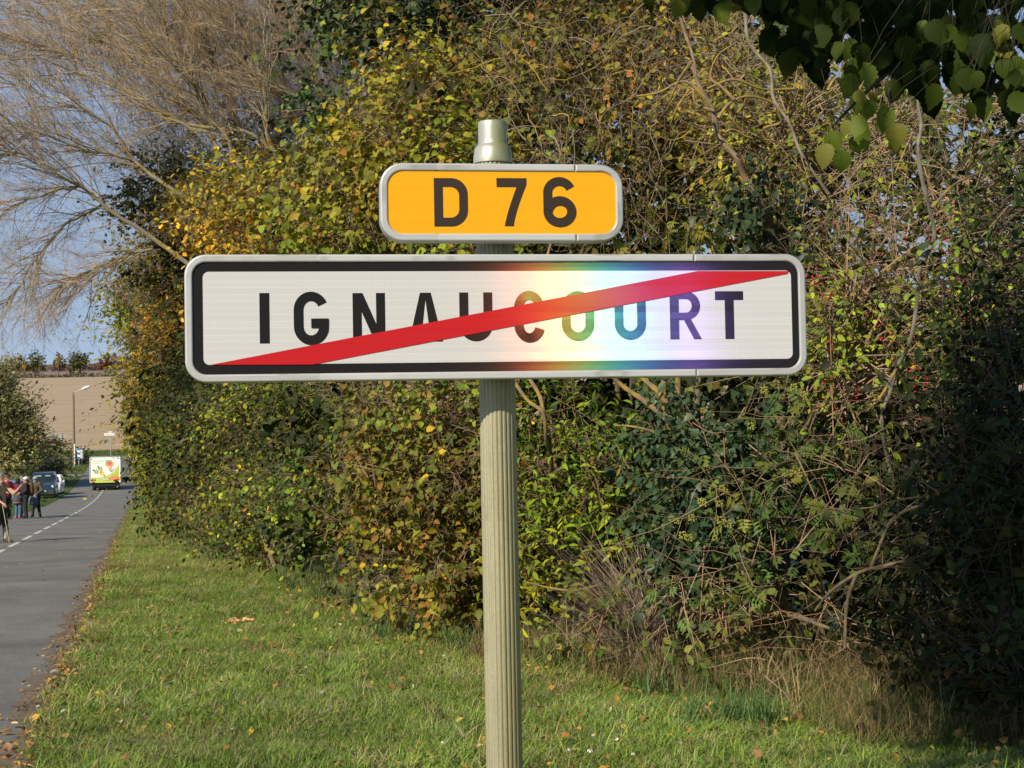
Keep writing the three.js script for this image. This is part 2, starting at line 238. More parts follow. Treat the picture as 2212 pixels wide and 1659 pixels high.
  const glyph = {
    I: () => new THREE.ShapeGeometry(poly([0, 0], [S, 0], [S, 1], [0, 1])),
    N: (w) => new THREE.ShapeGeometry(poly([0, 0], [S * 0.92, 0], [S * 0.92, 0.62], [w - 0.2, 0], [w, 0], [w, 1], [w - S * 0.92, 1], [w - S * 0.92, 0.38], [0.2, 1], [0, 1])),
    A: (w) => { const s = poly([0, 0], [0.2, 0], [0.25, 0.2], [w - 0.25, 0.2], [w - 0.2, 0], [w, 0], [w * 0.66, 1], [w * 0.34, 1]); s.holes.push(new THREE.Path([[w / 2, 0.86], [0.285, 0.35], [w - 0.285, 0.35]].map((p) => new THREE.Vector2(...p)))); return new THREE.ShapeGeometry(s); },
    U: (w) => { const r0 = w / 2, ri = r0 - S * 0.95; return new THREE.ShapeGeometry(poly([0, 1], ...arcPts(r0, r0, r0, r0, 180, 360, 20), [w, 1], [w - S * 0.95, 1], ...arcPts(r0, r0, ri, ri, 360, 180, 20), [S * 0.95, 1]), 20); },
    T: (w) => new THREE.ShapeGeometry(poly([w / 2 - S / 2, 0], [w / 2 + S / 2, 0], [w / 2 + S / 2, 0.815], [w, 0.815], [w, 1], [0, 1], [0, 0.815], [w / 2 - S / 2, 0.815])),
    O: (w) => { const s = stad(0, w, -0.015, 1.015); s.holes.push(stad(S * 0.95, w - S * 0.95, S * 0.87, 1 - S * 0.87, true)); return new THREE.ShapeGeometry(s); },
    R: (w) => { const s = poly([0, 0], [S, 0], [S, 0.4], [w * 0.46, 0.4], [w * 0.78, 0], [w * 1.04, 0], [w * 0.69, 0.42], ...arcPts(w - 0.3, 0.7, 0.3, 0.3, -58, 90, 14), [0, 1]); const q = new THREE.Path(); [[S, 0.56], ...arcPts(w - 0.3, 0.7, 0.12, 0.14, -90, 90, 10), [S, 0.84]].forEach(([x, y], i) => (i ? q.lineTo(x, y) : q.moveTo(x, y))); s.holes.push(q); return new THREE.ShapeGeometry(s); },
    C: (w) => ribbon([...arcPts(w / 2, 0.66, w / 2 - S / 2, 0.36 - S / 2 + 0.01, 18, 180, 22), ...arcPts(w / 2, 0.34, w / 2 - S / 2, 0.36 - S / 2 + 0.01, 180, 342, 22)], S * 0.96),
    G: (w) => ribbon([...arcPts(w / 2, 0.66, w / 2 - S / 2, 0.36 - S / 2 + 0.01, 24, 180, 22), ...arcPts(w / 2, 0.34, w / 2 - S / 2, 0.36 - S / 2 + 0.01, 180, 352, 22), [w - S / 2, 0.4], [w * 0.5, 0.4]], S * 0.96),
    D: (w) => { const s = poly([0, 0], [w * 0.5, 0], ...arcPts(w - 0.34, 0.34, 0.34, 0.34, -90, 0, 12), ...arcPts(w - 0.34, 0.66, 0.34, 0.34, 0, 90, 12), [0, 1]); const q = new THREE.Path(); [[0.185, 0.185], ...arcPts(w - 0.36, 0.36, 0.18, 0.175, -90, 0, 10), ...arcPts(w - 0.36, 0.64, 0.18, 0.175, 0, 90, 10), [0.185, 0.815]].forEach(([x, y], i) => (i ? q.lineTo(x, y) : q.moveTo(x, y))); s.holes.push(q); return new THREE.ShapeGeometry(s); },
    7: (w) => { const a = [], b = []; for (let k = 0; k <= 12; k++) { const t = k / 12; a.push([lerp(w * 0.25, w * 0.66, Math.pow(t, 1.25)) , 0.81 * t]); b.push([lerp(w * 0.25 + 0.19, w, Math.pow(t, 1.35)), 0.86 * t]); } return new THREE.ShapeGeometry(poly(a[0], ...b, [w, 1], [0, 1], [0, 0.81], ...a.reverse().slice(0, -1))); },
    6: (w) => ribbon([...arcPts(w / 2, 0.69, w / 2 - 0.093, 0.23, 22, 180, 16), ...arcPts(w / 2, 0.305, w / 2 - 0.093, 0.222, 180, 530, 40)], 0.186),
  };
  const black = film([0.012, 0.012, 0.013], null);
  const letters = [['I', 267, 300, 165, 333], ['G', 380, 497, 165, 333], ['N', 577, 685, 165, 331], ['A', 763, 876, 164, 327], ['U', 932, 1042, 163, 326], ['C', 1113, 1215, 162, 325], ['O', 1272, 1380, 161, 323], ['U', 1448, 1552, 161, 321], ['R', 1632, 1733, 160, 319], ['T', 1783, 1877, 159, 318]];
  const lettering = new THREE.Group(); lettering.name = 'lettering'; sign.add(lettering);
  letters.forEach(([c, x0, x1, y0, y1]) => {
    const a = Z(x0, (y0 + y1) / 2), b = Z(x1, (y0 + y1) / 2), top = Z((x0 + x1) / 2, y0)[1], bot = Z((x0 + x1) / 2, y1)[1], h = top - bot;
    const g = glyph[c]((b[0] - a[0]) / h); g.scale(h, h, 1); g.translate(a[0], bot, 0); part('letter', put(panelUV(g, W, H), big, -0.0032), black, lettering);
  });
  {
    const s = poly(Z(103, 404), Z(443, 403), Z(2022, 101), Z(2027, 92), Z(1724, 92)), g = new THREE.ShapeGeometry(s);
    part('red_stripe', put(panelUV(g, W, H), big, -0.0024), film([0.48, 0.02, 0.026], whiteTex, 0.34), sign);
  }
  // yellow road number plate above it
  const midTop = (() => { const p = Q(1965, 790, 1).sub(camera.position), k = mid.clone().sub(camera.position).dot(n) / p.dot(n); return camera.position.clone().addScaledVector(p, k); })();
  const small = holder(midTop), Y = (zx, zy) => onPanel(1400 + zx / 1.84333, 400 + zy / 1.84333, midTop);
  const Ws = Y(1922, 700)[0] - Y(172, 700)[0], Hs = 0.5 * (Y(1000, 437)[1] - Y(1000, 997)[1] + Y(400, 437)[1] - Y(400, 1000)[1]);
  frame(Ws, Hs, 0.046, 0.0155, Y(548, 437)[0], Y(1572, 990)[0], small, 0.045);
  part('backing_sheet', put(new THREE.ShapeGeometry(rrect(Ws - 0.02, Hs - 0.02, 0.03), 16), small, -0.03), aluBack, sign);
  const yellowTex = honey(100, 34, 0.86, 0.06, 11);
  const yellow = film([0.86, 0.4, 0.018], yellowTex, 0.5, false); yellow.roughness = 0.45;
  const num = part('number_field', put(panelUV(new THREE.ShapeGeometry(rrect(Ws - 0.026, Hs - 0.026, 0.033), 20), Ws, Hs), small, -0.0036), yellow, sign, 'yellow plate with black road number');
  const brown = std(0.02, 0.009, 0.004, 0.75);
  [['D', 546, 790, 543, 893], ['7', 998, 1215, 543, 891], ['6', 1333, 1568, 540, 893]].forEach(([c, x0, x1, y0, y1]) => {
    const a = Y(x0, (y0 + y1) / 2), b = Y(x1, (y0 + y1) / 2), top = Y((x0 + x1) / 2, y0)[1], bot = Y((x0 + x1) / 2, y1)[1], h = top - bot;
    const g = glyph[c]((b[0] - a[0]) / h); g.scale(h, h, 1); g.translate(a[0], bot, 0); if (!g.attributes.uv) panelUV(g, Ws, Hs); part('digit', put(g, small, -0.0032), brown, num).name = c === 'D' ? 'letter' : 'digit';
  });
  // fluted aluminium post with a green film of algae on its shaded side
  const top = V(poleMid.x, 0, poleMid.z); top.y = Q(1915, 612, 3.165).y - foot.y;
  const N = 144, prof = []; for (let k = 0; k < N; k++) { const a = k / N * 2 * Math.PI, f = Math.abs(Math.sin(a * 12)); prof.push(0.0347 + 0.003 * Math.pow(f, 0.4)); }
  const ys = range(-0.3, top.y, 0.15), pp = [], pc = [], pu = [], pi = [];
  ys.forEach((y, j) => { for (let k = 0; k <= N; k++) { const a = k / N * 2 * Math.PI; pp.push(Math.cos(a) * prof[k % N], y, Math.sin(a) * prof[k % N]); const east = smooth(-0.1, 0.9, Math.cos(a - 0.5)); const m = 0.25 + 0.5 * east * (0.7 + 0.3 * vnoise(y * 3, a * 3)); pc.push(...mix3([0.48, 0.46, 0.34], [0.28, 0.25, 0.085], m)); pu.push(k / N, y * 2); if (j && k) { const A = (j - 1) * (N + 1) + k - 1, B = A + N + 1; pi.push(A, B, A + 1, A + 1, B, B + 1); } } });
  const pg = new THREE.BufferGeometry(); pg.setAttribute('position', new THREE.Float32BufferAttribute(pp, 3)); pg.setAttribute('color', new THREE.Float32BufferAttribute(pc, 3)); pg.setAttribute('uv', new THREE.Float32BufferAttribute(pu, 2)); pg.setIndex(pi); pg.computeVertexNormals();
  const speck = texture(512, (u, v) => { const a = fbm(u * 10, v * 4, 10, 4), b = fbm(u * 120, v * 120, 120, 2), k = 0.72 + 0.3 * a + 0.22 * (b - 0.5); return [k, k * 0.99, k * 0.96]; });
  part('post', pg, new THREE.MeshStandardMaterial({ vertexColors: true, map: speck, metalness: 0.3, roughness: 0.4 }), sign);
  const cy = top.y, cap = new THREE.LatheGeometry([[0.0405, -0.004], [0.0408, 0.004], [0.0405, 0.012], [0.0385, 0.03], [0.037, 0.037], [0.032, 0.0435], [0.0302, 0.048], [0.0298, 0.058], [0.0297, 0.09], [0.0292, 0.102], [0.0275, 0.106], [0.02, 0.1075], [0, 0.108]].map((p) => new THREE.Vector2(...p)), 48);
  cap.scale(1, 0.8, 1); cap.translate(0, cy - 0.008, 0); const cc = []; for (let i = 0; i < cap.attributes.position.count; i++) { const a = Math.atan2(cap.attributes.position.getZ(i), cap.attributes.position.getX(i)), e = smooth(-0.2, 0.8, Math.cos(a - 0.35)) * (0.6 + 0.4 * vnoise(a * 4, cap.attributes.position.getY(i) * 60)); cc.push(...mix3([0.62, 0.61, 0.56], [0.36, 0.37, 0.13], e)); }
  cap.setAttribute('color', new THREE.Float32BufferAttribute(cc, 3));
  part('post_cap', cap, new THREE.MeshStandardMaterial({ vertexColors: true, map: speck, metalness: 0.5, roughness: 0.36 }), sign);
  // clamps between the plates and the post
  for (const [c, dy] of [[mid, 0.07], [mid, -0.07], [midTop, 0.035], [midTop, -0.035]]) {
    const g = new THREE.TorusGeometry(0.041, 0.004, 8, 32); g.rotateX(Math.PI / 2); g.scale(1, 4, 1); g.translate(0, c.y + dy - foot.y, 0);
    const b = new RoundedBoxGeometry(0.07, 0.03, 0.03, 2, 0.003); b.translate(0, c.y + dy - foot.y, 0.047);
    part('clamp', mergeGeometries([g.toNonIndexed(), b.index ? b.toNonIndexed() : b].map((x) => { x.deleteAttribute('uv'); return x; })), aluBack, sign);
  }
}

// ---------------------------------------------------------------- foliage helpers
// a leaf of unit length along +y, folded on its midrib; half is [y, half width] from stalk to tip
function leafGeo(half, fold = 0.25, curl = 0.18, wave = 0) {
  const pos = [], idx = [];
  half.forEach(([y, w], i) => { const z = -curl * y * y, s = wave * (i % 2 ? 1 : -1); pos.push(0, y, z, -w, y + s * 0.3, z + fold * w + s, w, y - s * 0.3, z + fold * w - s); if (i) { const a = (i - 1) * 3, b = i * 3; idx.push(a, b, a + 1, a + 1, b, b + 1, a, a + 2, b, a + 2, b + 2, b); } });
  const g = new THREE.BufferGeometry(); g.setAttribute('position', new THREE.Float32BufferAttribute(pos, 3)); g.setIndex(idx); g.computeVertexNormals(); return g;
}
const LEAF = {
  hazel: leafGeo([[0.02, 0.02], [0.12, 0.24], [0.36, 0.38], [0.62, 0.37], [0.84, 0.2], [1, 0.01]], 0.34, 0.32, 0.025),
  lance: leafGeo([[0, 0.01], [0.25, 0.15], [0.55, 0.17], [0.8, 0.09], [1, 0]], 0.35, 0.25),
  oval: leafGeo([[0, 0.01], [0.2, 0.2], [0.5, 0.29], [0.8, 0.19], [1, 0]], 0.25, 0.15),
  ivy: leafGeo([[0, 0.1], [0.06, 0.36], [0.22, 0.43], [0.34, 0.28], [0.46, 0.3], [0.7, 0.14], [1, 0]], 0.18, 0.12),
  maple: leafGeo([[0, 0.05], [0.02, 0.3], [0.16, 0.36], [0.2, 0.56], [0.36, 0.52], [0.42, 0.36], [0.56, 0.44], [0.7, 0.3], [0.78, 0.16], [0.88, 0.14], [1, 0.01]], 0.16, 0.22, 0.012),
  lime: leafGeo([[0, 0.03], [0.06, 0.24], [0.1, 0.22], [0.2, 0.36], [0.26, 0.33], [0.38, 0.42], [0.44, 0.37], [0.58, 0.39], [0.64, 0.32], [0.76, 0.26], [0.82, 0.18], [0.92, 0.09], [1.04, 0]], 0.26, 0.34, 0.012),
  spray: null,
};
function compound(list) { return mergeGeometries(list.map(([g, m]) => g.clone().applyMatrix4(m))); }
const mat4 = (x, y, z, rz, s, rx = 0) => new THREE.Matrix4().compose(V(x, y, z), new THREE.Quaternion().setFromEuler(new THREE.Euler(rx, 0, rz)), V(s, s, s));
// an elder leaf: five to seven leaflets on one stalk
LEAF.spray = compound([[LEAF.lance, mat4(0, 0.55, 0, 0, 0.45, -0.2)], ...[0.18, 0.36, 0.52].flatMap((y, i) => [-1, 1].map((s) => [LEAF.lance, mat4(0, y, 0, -s * 1.05, 0.42 - i * 0.03, -0.25)]))]);
// a fan of three small leaves, for what stands far away
LEAF.far = compound([[LEAF.oval, mat4(0, 0, 0, 0, 0.7)], [LEAF.oval, mat4(0.02, 0.1, 0.05, -1.1, 0.6, 0.5)], [LEAF.oval, mat4(-0.02, 0.15, -0.05, 1.0, 0.62, -0.5)]]);
const leafMat = (rough = 0.5, tr = 0.35) => new THREE.MeshPhysicalMaterial({ color: 0xffffff, roughness: rough, transmission: tr, thickness: 0, side: THREE.DoubleSide, specularIntensity: 0.3 });
const M = { leaf: leafMat(0.6, 0.35), gloss: leafMat(0.42, 0.18), dry: leafMat(0.8, 0.2) };
const hsvJit = (c, r, amt) => { const k = 1 + (r() - 0.5) * amt, w = (r() - 0.5) * amt * 0.5; return [c[0] * k * (1 + w), c[1] * k, c[2] * k * (1 - w)]; };
const pick = (pal, r) => { let t = r() * pal.reduce((s, c) => s + c[3], 0); for (const c of pal) if ((t -= c[3]) < 0) return c; return pal[0]; };
const CAM = camera.position;
const _x = V(), _y = V(), _z = V();
function frameOf(pos, axis, nrm, size, tw) { _y.copy(axis).normalize(); _z.copy(nrm).addScaledVector(_y, -nrm.dot(_y)).normalize(); _x.crossVectors(_y, _z); return new THREE.Matrix4().makeBasis(_x.multiplyScalar(size * tw), _y.multiplyScalar(size), _z.multiplyScalar(size)).setPosition(pos); }
function instanced(name, geo, mat, list, parent, origin, kind = 'stuff') {
  const o = new THREE.InstancedMesh(geo, mat, list.length); o.name = parent === scene ? numbered(name) : name; const m = new THREE.Matrix4(), c = new THREE.Color();
  list.forEach((l, i) => { m.copy(l.m); if (origin) { m.elements[12] -= origin.x; m.elements[13] -= origin.y; m.elements[14] -= origin.z; } o.setMatrixAt(i, m); if (l.c) o.setColorAt(i, c.setRGB(...l.c)); });
  o.castShadow = o.receiveShadow = true; o.userData.kind = kind; parent.add(o); return o;
}
// sprays of bare twigs
const sprayGeo = (seed, kink, rad, forks) => { const q = rng(seed), S = new Tubes(); const grow = (p, a, L, rd, depth) => { const pts = [p.clone()], c = p.clone(), n = 5; for (let i = 0; i < n; i++) { a.add(V(q() - 0.5, q() - 0.5 - 0.04, q() - 0.5).multiplyScalar(kink)).normalize(); c.addScaledVector(a, L / n); pts.push(c.clone()); if (depth > 0) for (let k = 0; k < 2; k++) if (q() < forks) grow(c.clone(), a.clone().add(V(q() - 0.5, q() - 0.5, q() - 0.5).multiplyScalar(1.9)).normalize(), L * (0.25 + 0.35 * q()), rd * 0.6, depth - 1); } S.add(pts, pts.map((_, i) => rd * (1 - 0.16 * i)), 3, hsvJit([0.32, 0.265, 0.185], q, 0.7)); }; grow(V(), V(0, 1, 0), 1, rad, 2); return S.geo(); };
const SPRAYS = [sprayGeo(61, 0.55, 0.006, 0.42), sprayGeo(62, 0.7, 0.005, 0.42)];
// Foliage on twigs through the volume of ellipsoidal clumps [x, y, depth, rx, ry, depth radius in metres (, density)], pixel sizes at that depth.
function foliage(root, o) {
  const r = rng(o.seed), list = [], bare = [], tubes = new Tubes(), org = root.position, dir = V(), out = V(), p = V(), ax = V(), nn = V(), side = V(), up = V(0, 1, 0);
  for (const cl of o.clumps) {
    const [x, y, d, rx, ry, rd, dens = 1] = cl.w ?? cl; const c = cl.w ? V(x, y, d) : P(x, y, d + rd), RX = cl.w ? rx : rx * (d + rd) / FOC, RY = cl.w ? ry : ry * (d + rd) / FOC, n0 = (o.k ?? 5) * dens * Math.PI * RX * RY / (0.5 * o.size[0] * o.size[1]), twigs = Math.ceil(n0 / o.per);
    for (let t = 0; t < twigs; t++) {
      dir.set(r() * 2 - 1, r() * 2 - 1, r() * 2 - 1); if (dir.length() > 1) { t--; continue; } dir.normalize();
      if (o.sprays && r() < o.sprays) bare.push({ m: frameOf(V(c.x + dir.x * RX * 0.6, c.y + dir.y * RY * 0.6, c.z + dir.z * rd * 0.6), dir.clone().add(V(r() - 0.5, r() - 0.1, r() - 0.3)), V(r() - 0.5, r() - 0.5, 1), lerp(0.35, 0.9, r()) * (o.spraySize ?? 1), 1), c: hsvJit([1.1, 1.0, 0.85], r, 0.5) });
      const bump = 0.62 + 0.68 * vnoise(dir.x * 3.1 + x, dir.y * 3.1 + dir.z * 2.3 + y), rho = (1 - 0.6 * Math.pow(r(), o.shell ?? 1.0)) * bump;
      p.set(c.x + dir.x * RX * rho, c.y + dir.y * RY * rho, c.z + dir.z * rd * rho);
      const gy = ground(p.x, p.z); if (p.y < gy + 0.05) { if (r() < 0.5) continue; p.y = gy + 0.05 + r() * 0.3; }
      if (!o.solid && vnoise(p.x * 1.6 + p.z * 0.5, p.y * 1.7 - p.z * 0.35 + 11) < 0.37 && r() < 0.88) continue;
      out.set(dir.x / RX, dir.y / RY, dir.z / rd).normalize();
      ax.copy(out).multiplyScalar(0.7).add(V(r() - 0.5, (r() - 0.5) + (o.rise ?? 0.1), r() - 0.5).multiplyScalar(1.3)); if (o.lean) ax.add(o.lean); ax.normalize();
      const shoot = r() < (o.shoots ?? 0.07); if (shoot) { p.addScaledVector(out, 0.05); ax.addScaledVector(out, 0.6); ax.y += 0.25; ax.normalize(); }
      const tone = 0.42 + 1.25 * vnoise(p.x * 0.9 + p.z * 0.5 + 31, p.y * 1.1 - p.z * 0.4), warm = vnoise(p.x * 0.6 - 7, p.y * 0.7 + p.z * 0.3) - 0.5;
      const L = o.twig * (0.6 + 0.8 * r()) * (shoot ? 2.1 : 1), per = shoot ? o.per * 2 : o.per, pts = []; let q = p.clone(), a = ax.clone();
      for (let k = 0; k <= 3; k++) { pts.push(q.clone()); a.y -= (o.droop ?? 0.1) * 0.4; a.normalize(); q.addScaledVector(a, L / 3); }
      if (shoot || r() < (o.twigShare ?? 0.4)) tubes.add([p.clone().addScaledVector(ax, -L * 0.6), ...pts], [0.006, 0.005, 0.004, 0.003, 0.0015].map((v) => v * (o.twigThick ?? 1)), 3, hsvJit(o.twigCol ?? [0.16, 0.1, 0.06], r, 0.6));
      const shade = pick(o.pal, r);
      for (let k = 0; k < per; k++) {
        const f = (k + 0.5 + 0.4 * (r() - 0.5)) / per * 3, i = Math.min(2, f | 0); const pos = pts[i].clone().lerp(pts[i + 1], f - i);
        a.subVectors(pts[i + 1], pts[i]).normalize(); nn.copy(out).multiplyScalar(0.55).addScaledVector(up, o.up ?? 0.6).addScaledVector(SUN, 0.2).add(V(r() - 0.5, r() - 0.5, r() - 0.5).multiplyScalar(o.wild ?? 1.7)).normalize();
        side.crossVectors(nn, a).normalize().multiplyScalar(k % 2 ? 1 : -1); const lax = a.clone().multiplyScalar(0.55).add(side).add(V(0, -(o.hang ?? 0.35), 0)).add(V(r() - 0.5, r() - 0.5, r() - 0.5).multiplyScalar(0.5));
        const s = lerp(o.size[0] * 0.7, o.size[1], Math.pow(r(), 1.2)), pc = r() < 0.6 ? shade : pick(o.pal, r);
        list.push({ m: frameOf(pos, lax, nn, s, 0.85 + 0.3 * r()), c: hsvJit([pc[0] * tone * (1 + 0.5 * warm), pc[1] * 1.05 * tone, pc[2] * 0.6 * tone], r, o.jit ?? 0.6), d: pos.distanceToSquared(CAM), b: pc });
      }
    }
  }
  const mat = o.mat ?? M.leaf;
  if (o.single) {                                          // the leaves that show largest are parts of their own
    list.sort((a, b) => a.d - b.d); const mats = new Map(), mm = new THREE.Matrix4();
    list.splice(0, o.single).forEach((l, i) => { const key = o.pal.indexOf(l.b) * 3 + i % 3; if (!mats.has(key)) { const q = mat.clone(); q.color.setRGB(...l.c); mats.set(key, q); } const q = part('leaf', o.geo, mats.get(key), root); mm.copy(l.m); mm.elements[12] -= org.x; mm.elements[13] -= org.y; mm.elements[14] -= org.z; mm.decompose(q.position, q.quaternion, q.scale); });
  }
  instanced('foliage', o.geo, mat, list, root, org);
  if (tubes.any) part('twigs', tubes.geo(org), twigMat, root).userData.kind = 'stuff';
  if (bare.length) for (const q of [0, 1]) { const half = bare.filter((_, i) => i % 2 === q); if (half.length) instanced('bare_twigs', SPRAYS[q], twigMat, half, root, org); }
  return list.length;
}
const at = (x, d) => { const p = P(x, 960, d); p.y = ground(p.x, p.z) - 0.05; return p; };
function stems(root, lines, col, col2, name = 'trunk', sides = 6, matl = barkMat) {    // each line: list of [x, y, depth, radius]
  for (const ln of lines) {
    const raw = ln.map(([x, y, d]) => P(x, y, d)), curve = new THREE.CatmullRomCurve3(raw), n = raw.length * 4, pts = curve.getPoints(n), rad = pts.map((p, i) => { const f = i / n * (ln.length - 1), k = Math.min(ln.length - 2, f | 0); return lerp(ln[k][3], ln[k + 1][3], f - k) * (0.85 + 0.3 * hash(i, ln[0][0] | 0)); });
    part(name, new Tubes().add(pts, rad, sides, col, col2).geo(root.position), matl, root);
  }
}
let total = 0;
function bush(name, label, category, x, d, opts, group) {
  const g = thing(name, label, category, at(x, d), 0, group);
  const T = new Tubes(), r = rng(opts.seed + 1000), b0 = g.position;
  for (const [cx, cy, cd, , ry, rd] of opts.clumps) { const c = P(cx, cy, cd + rd), s = b0.clone().add(V((r() - 0.5) * 0.5, 0, (r() - 0.5) * 0.5)); if (opts.noStem) continue; const m = s.clone().lerp(c, 0.5).add(V((r() - 0.5) * 0.4, 0.3, (r() - 0.5) * 0.4)); T.add(new THREE.CatmullRomCurve3([s, m, c]).getPoints(7), [0.05, 0.045, 0.04, 0.034, 0.028, 0.022, 0.016, 0.01].map((v) => v * (opts.stem ?? 1)), 5, opts.bark ?? [0.2, 0.16, 0.11], [0.32, 0.24, 0.08]); }
  if (T.any) part('stem', T.geo(b0), barkMat, g);
  total += foliage(g, opts); return g;
}
const W = (r, g, b, w) => [r, g, b, w];

// ---------------------------------------------------------------- the hedge, from its far end towards the camera
const olive = [W(0.10, 0.105, 0.02, 3), W(0.15, 0.14, 0.025, 3), W(0.24, 0.17, 0.025, 1.2), W(0.07, 0.085, 0.02, 2), W(0.2, 0.11, 0.03, 0.8)];
bush('hazel_shrub', 'leafy shrub at the far end of the hedge beside the delivery truck', 'shrub', 330, 92, { seed: 11, geo: LEAF.far, size: [0.2, 0.3], k: 9, per: 4, twig: 0.8, pal: olive, clumps: [[345, 960, 88, 42, 70, 2], [330, 1010, 88, 24, 44, 1.5], [345, 880, 90, 46, 70, 2], [360, 1020, 90, 40, 50, 2]] });
bush('hazel_shrub', 'tall yellow green hazel overhanging the road left of the big panel', 'shrub', 350, 62, { noStem: true, seed: 12, geo: LEAF.far, size: [0.15, 0.24], k: 9, per: 4, twig: 0.9, sprays: 0.06, spraySize: 1.6, pal: [W(0.22, 0.2, 0.025, 3), W(0.14, 0.15, 0.025, 3), W(0.34, 0.23, 0.025, 1.4), W(0.28, 0.15, 0.03, 0.8)].map((c) => W(c[0] * 1.2, c[1] * 1.236, c[2] * 1.08, c[3])), clumps: [[332, 800, 58, 54, 90, 2], [306, 720, 58, 40, 60, 1.5], [352, 720, 60, 70, 80, 2], [346, 920, 58, 56, 80, 2], [292, 850, 58, 26, 22, 0.9], [372, 1000, 58, 50, 66, 2], [318, 930, 58, 24, 24, 0.9], [330, 1010, 58, 20, 26, 0.8], [268, 640, 58, 44, 26, 1.2], [300, 640, 58, 56, 50, 1.5]] });
bush('maple_shrub', 'orange tinted maple shrub above the left end of the big panel', 'shrub', 405, 48, { noStem: true, seed: 13, geo: LEAF.far, size: [0.13, 0.2], k: 9, per: 4, twig: 0.7, sprays: 0.12, spraySize: 1.5, pal: [W(0.4, 0.19, 0.02, 2.2), W(0.26, 0.19, 0.025, 3), W(0.15, 0.14, 0.02, 2), W(0.42, 0.26, 0.03, 1.3)].map((c) => W(c[0] * 1, c[1] * 1.03, c[2] * 0.9, c[3])), clumps: [[350, 590, 45, 70, 60, 1.8], [330, 500, 45, 56, 56, 1.6], [400, 520, 45, 66, 60, 1.8], [400, 640, 45, 70, 80, 1.8], [290, 560, 46, 36, 30, 1.2], [370, 760, 44, 70, 90, 1.8]] });
bush('ivy', 'dark ivy smothering a trunk below the bare crown at upper left', 'ivy', 430, 40, { noStem: true, seed: 14, geo: LEAF.far, size: [0.15, 0.22], k: 9, per: 4, twig: 0.6, mat: M.gloss, pal: [W(0.025, 0.045, 0.016, 4), W(0.045, 0.065, 0.02, 2), W(0.12, 0.1, 0.03, 0.4)], sprays: 0.25, spraySize: 2, clumps: [[350, 350, 40, 60, 30, 1.4, 0.6], [400, 400, 40, 90, 46, 1.8], [480, 370, 40, 70, 40, 1.6], [300, 430, 41, 56, 24, 1.2], [250, 462, 42, 40, 10, 0.7], [560, 340, 38, 70, 54, 1.6, 0.8], [640, 300, 36, 70, 60, 1.6, 0.8], [300, 585, 44, 46, 12, 0.8]] });
bush('field_maple', 'field maple turning golden above the left half of the big panel', 'shrub', 560, 31, { noStem: true, seed: 15, geo: LEAF.oval, size: [0.1, 0.16], k: 8, per: 5, twig: 0.6, sprays: 0.12, pal: [W(0.5, 0.31, 0.025, 2), W(0.32, 0.25, 0.03, 3), W(0.17, 0.17, 0.025, 2.4), W(0.4, 0.19, 0.025, 0.8)].map((c) => W(c[0] * 1.05, c[1] * 1.0815, c[2] * 0.945, c[3])), clumps: [[530, 430, 28, 90, 60, 1.4], [620, 430, 27, 90, 66, 1.4], [470, 500, 29, 80, 70, 1.5], [580, 520, 27, 110, 70, 1.4], [440, 430, 30, 56, 50, 1.2]] });
bush('hazel_shrub', 'shady green hazel under the left end of the big panel', 'shrub', 470, 38, { seed: 16, geo: LEAF.oval, size: [0.1, 0.15], k: 8, per: 5, twig: 0.6, pal: [W(0.09, 0.105, 0.02, 4), W(0.05, 0.07, 0.016, 3), W(0.2, 0.17, 0.025, 1.2), W(0.3, 0.19, 0.02, 0.4)].map((c) => W(c[0] * 1.08, c[1] * 1.1, c[2] * 0.95, c[3])), clumps: [[400, 900, 38, 80, 90, 1.5], [380, 1020, 38, 76, 76, 1.4], [460, 960, 33, 90, 100, 1.5], [430, 1080, 34, 80, 70, 1.3], [380, 1110, 38, 50, 34, 1], [480, 1140, 31, 70, 56, 1.1]] });
bush('hornbeam_shrub', 'dense dark green shrub over the mown verge, left of the reddish hazel', 'shrub', 620, 25, { seed: 17, geo: LEAF.oval, size: [0.07, 0.11], k: 9.4, per: 6, twig: 0.5, sprays: 0.05, pal: [W(0.085, 0.12, 0.018, 4), W(0.04, 0.06, 0.013, 3), W(0.22, 0.22, 0.025, 2), W(0.4, 0.27, 0.02, 0.3)].map((c) => W(c[0] * 1.08, c[1] * 1.1, c[2] * 0.95, c[3])), clumps: [[560, 920, 25, 110, 100, 1.3], [660, 920, 22, 110, 100, 1.3], [560, 1060, 25, 110, 90, 1.2], [670, 1060, 21.5, 110, 90, 1.2], [600, 1150, 25.6, 90, 50, 1], [690, 1180, 22.2, 80, 60, 1], [760, 1010, 19.8, 70, 110, 1.2], [520, 1180, 28.4, 66, 34, 0.8], [640, 1220, 24.2, 60, 30, 0.7], [590, 1080, 24.2, 60, 40, 0.8], [690, 1100, 20.8, 50, 40, 0.7], [470, 1130, 30, 40, 26, 0.8]] });
bush('hazel_shrub', 'broad leaved yellow green hazel behind the road number plate', 'hazel', 900, 20, { seed: 18, geo: LEAF.hazel, size: [0.08, 0.13], k: 8.8, per: 6, twig: 0.6, single: 260, sprays: 0.12, pal: [W(0.28, 0.25, 0.035, 3), W(0.18, 0.19, 0.03, 3.4), W(0.34, 0.26, 0.035, 1.2), W(0.3, 0.15, 0.04, 0.7)].map((c) => W(c[0] * 1.05, c[1] * 1.0815, c[2] * 0.945, c[3])), clumps: [[760, 400, 18.5, 110, 80, 1.2], [860, 330, 17.5, 110, 90, 1.2], [930, 230, 18, 90, 80, 1.2], [800, 500, 17.5, 130, 60, 1.1], [700, 500, 20, 80, 60, 1.2], [960, 420, 16.5, 110, 120, 1.2], [860, 240, 19, 70, 66, 1.2], [1060, 530, 15.5, 120, 60, 1], [1050, 230, 18, 90, 100, 1.1]] });
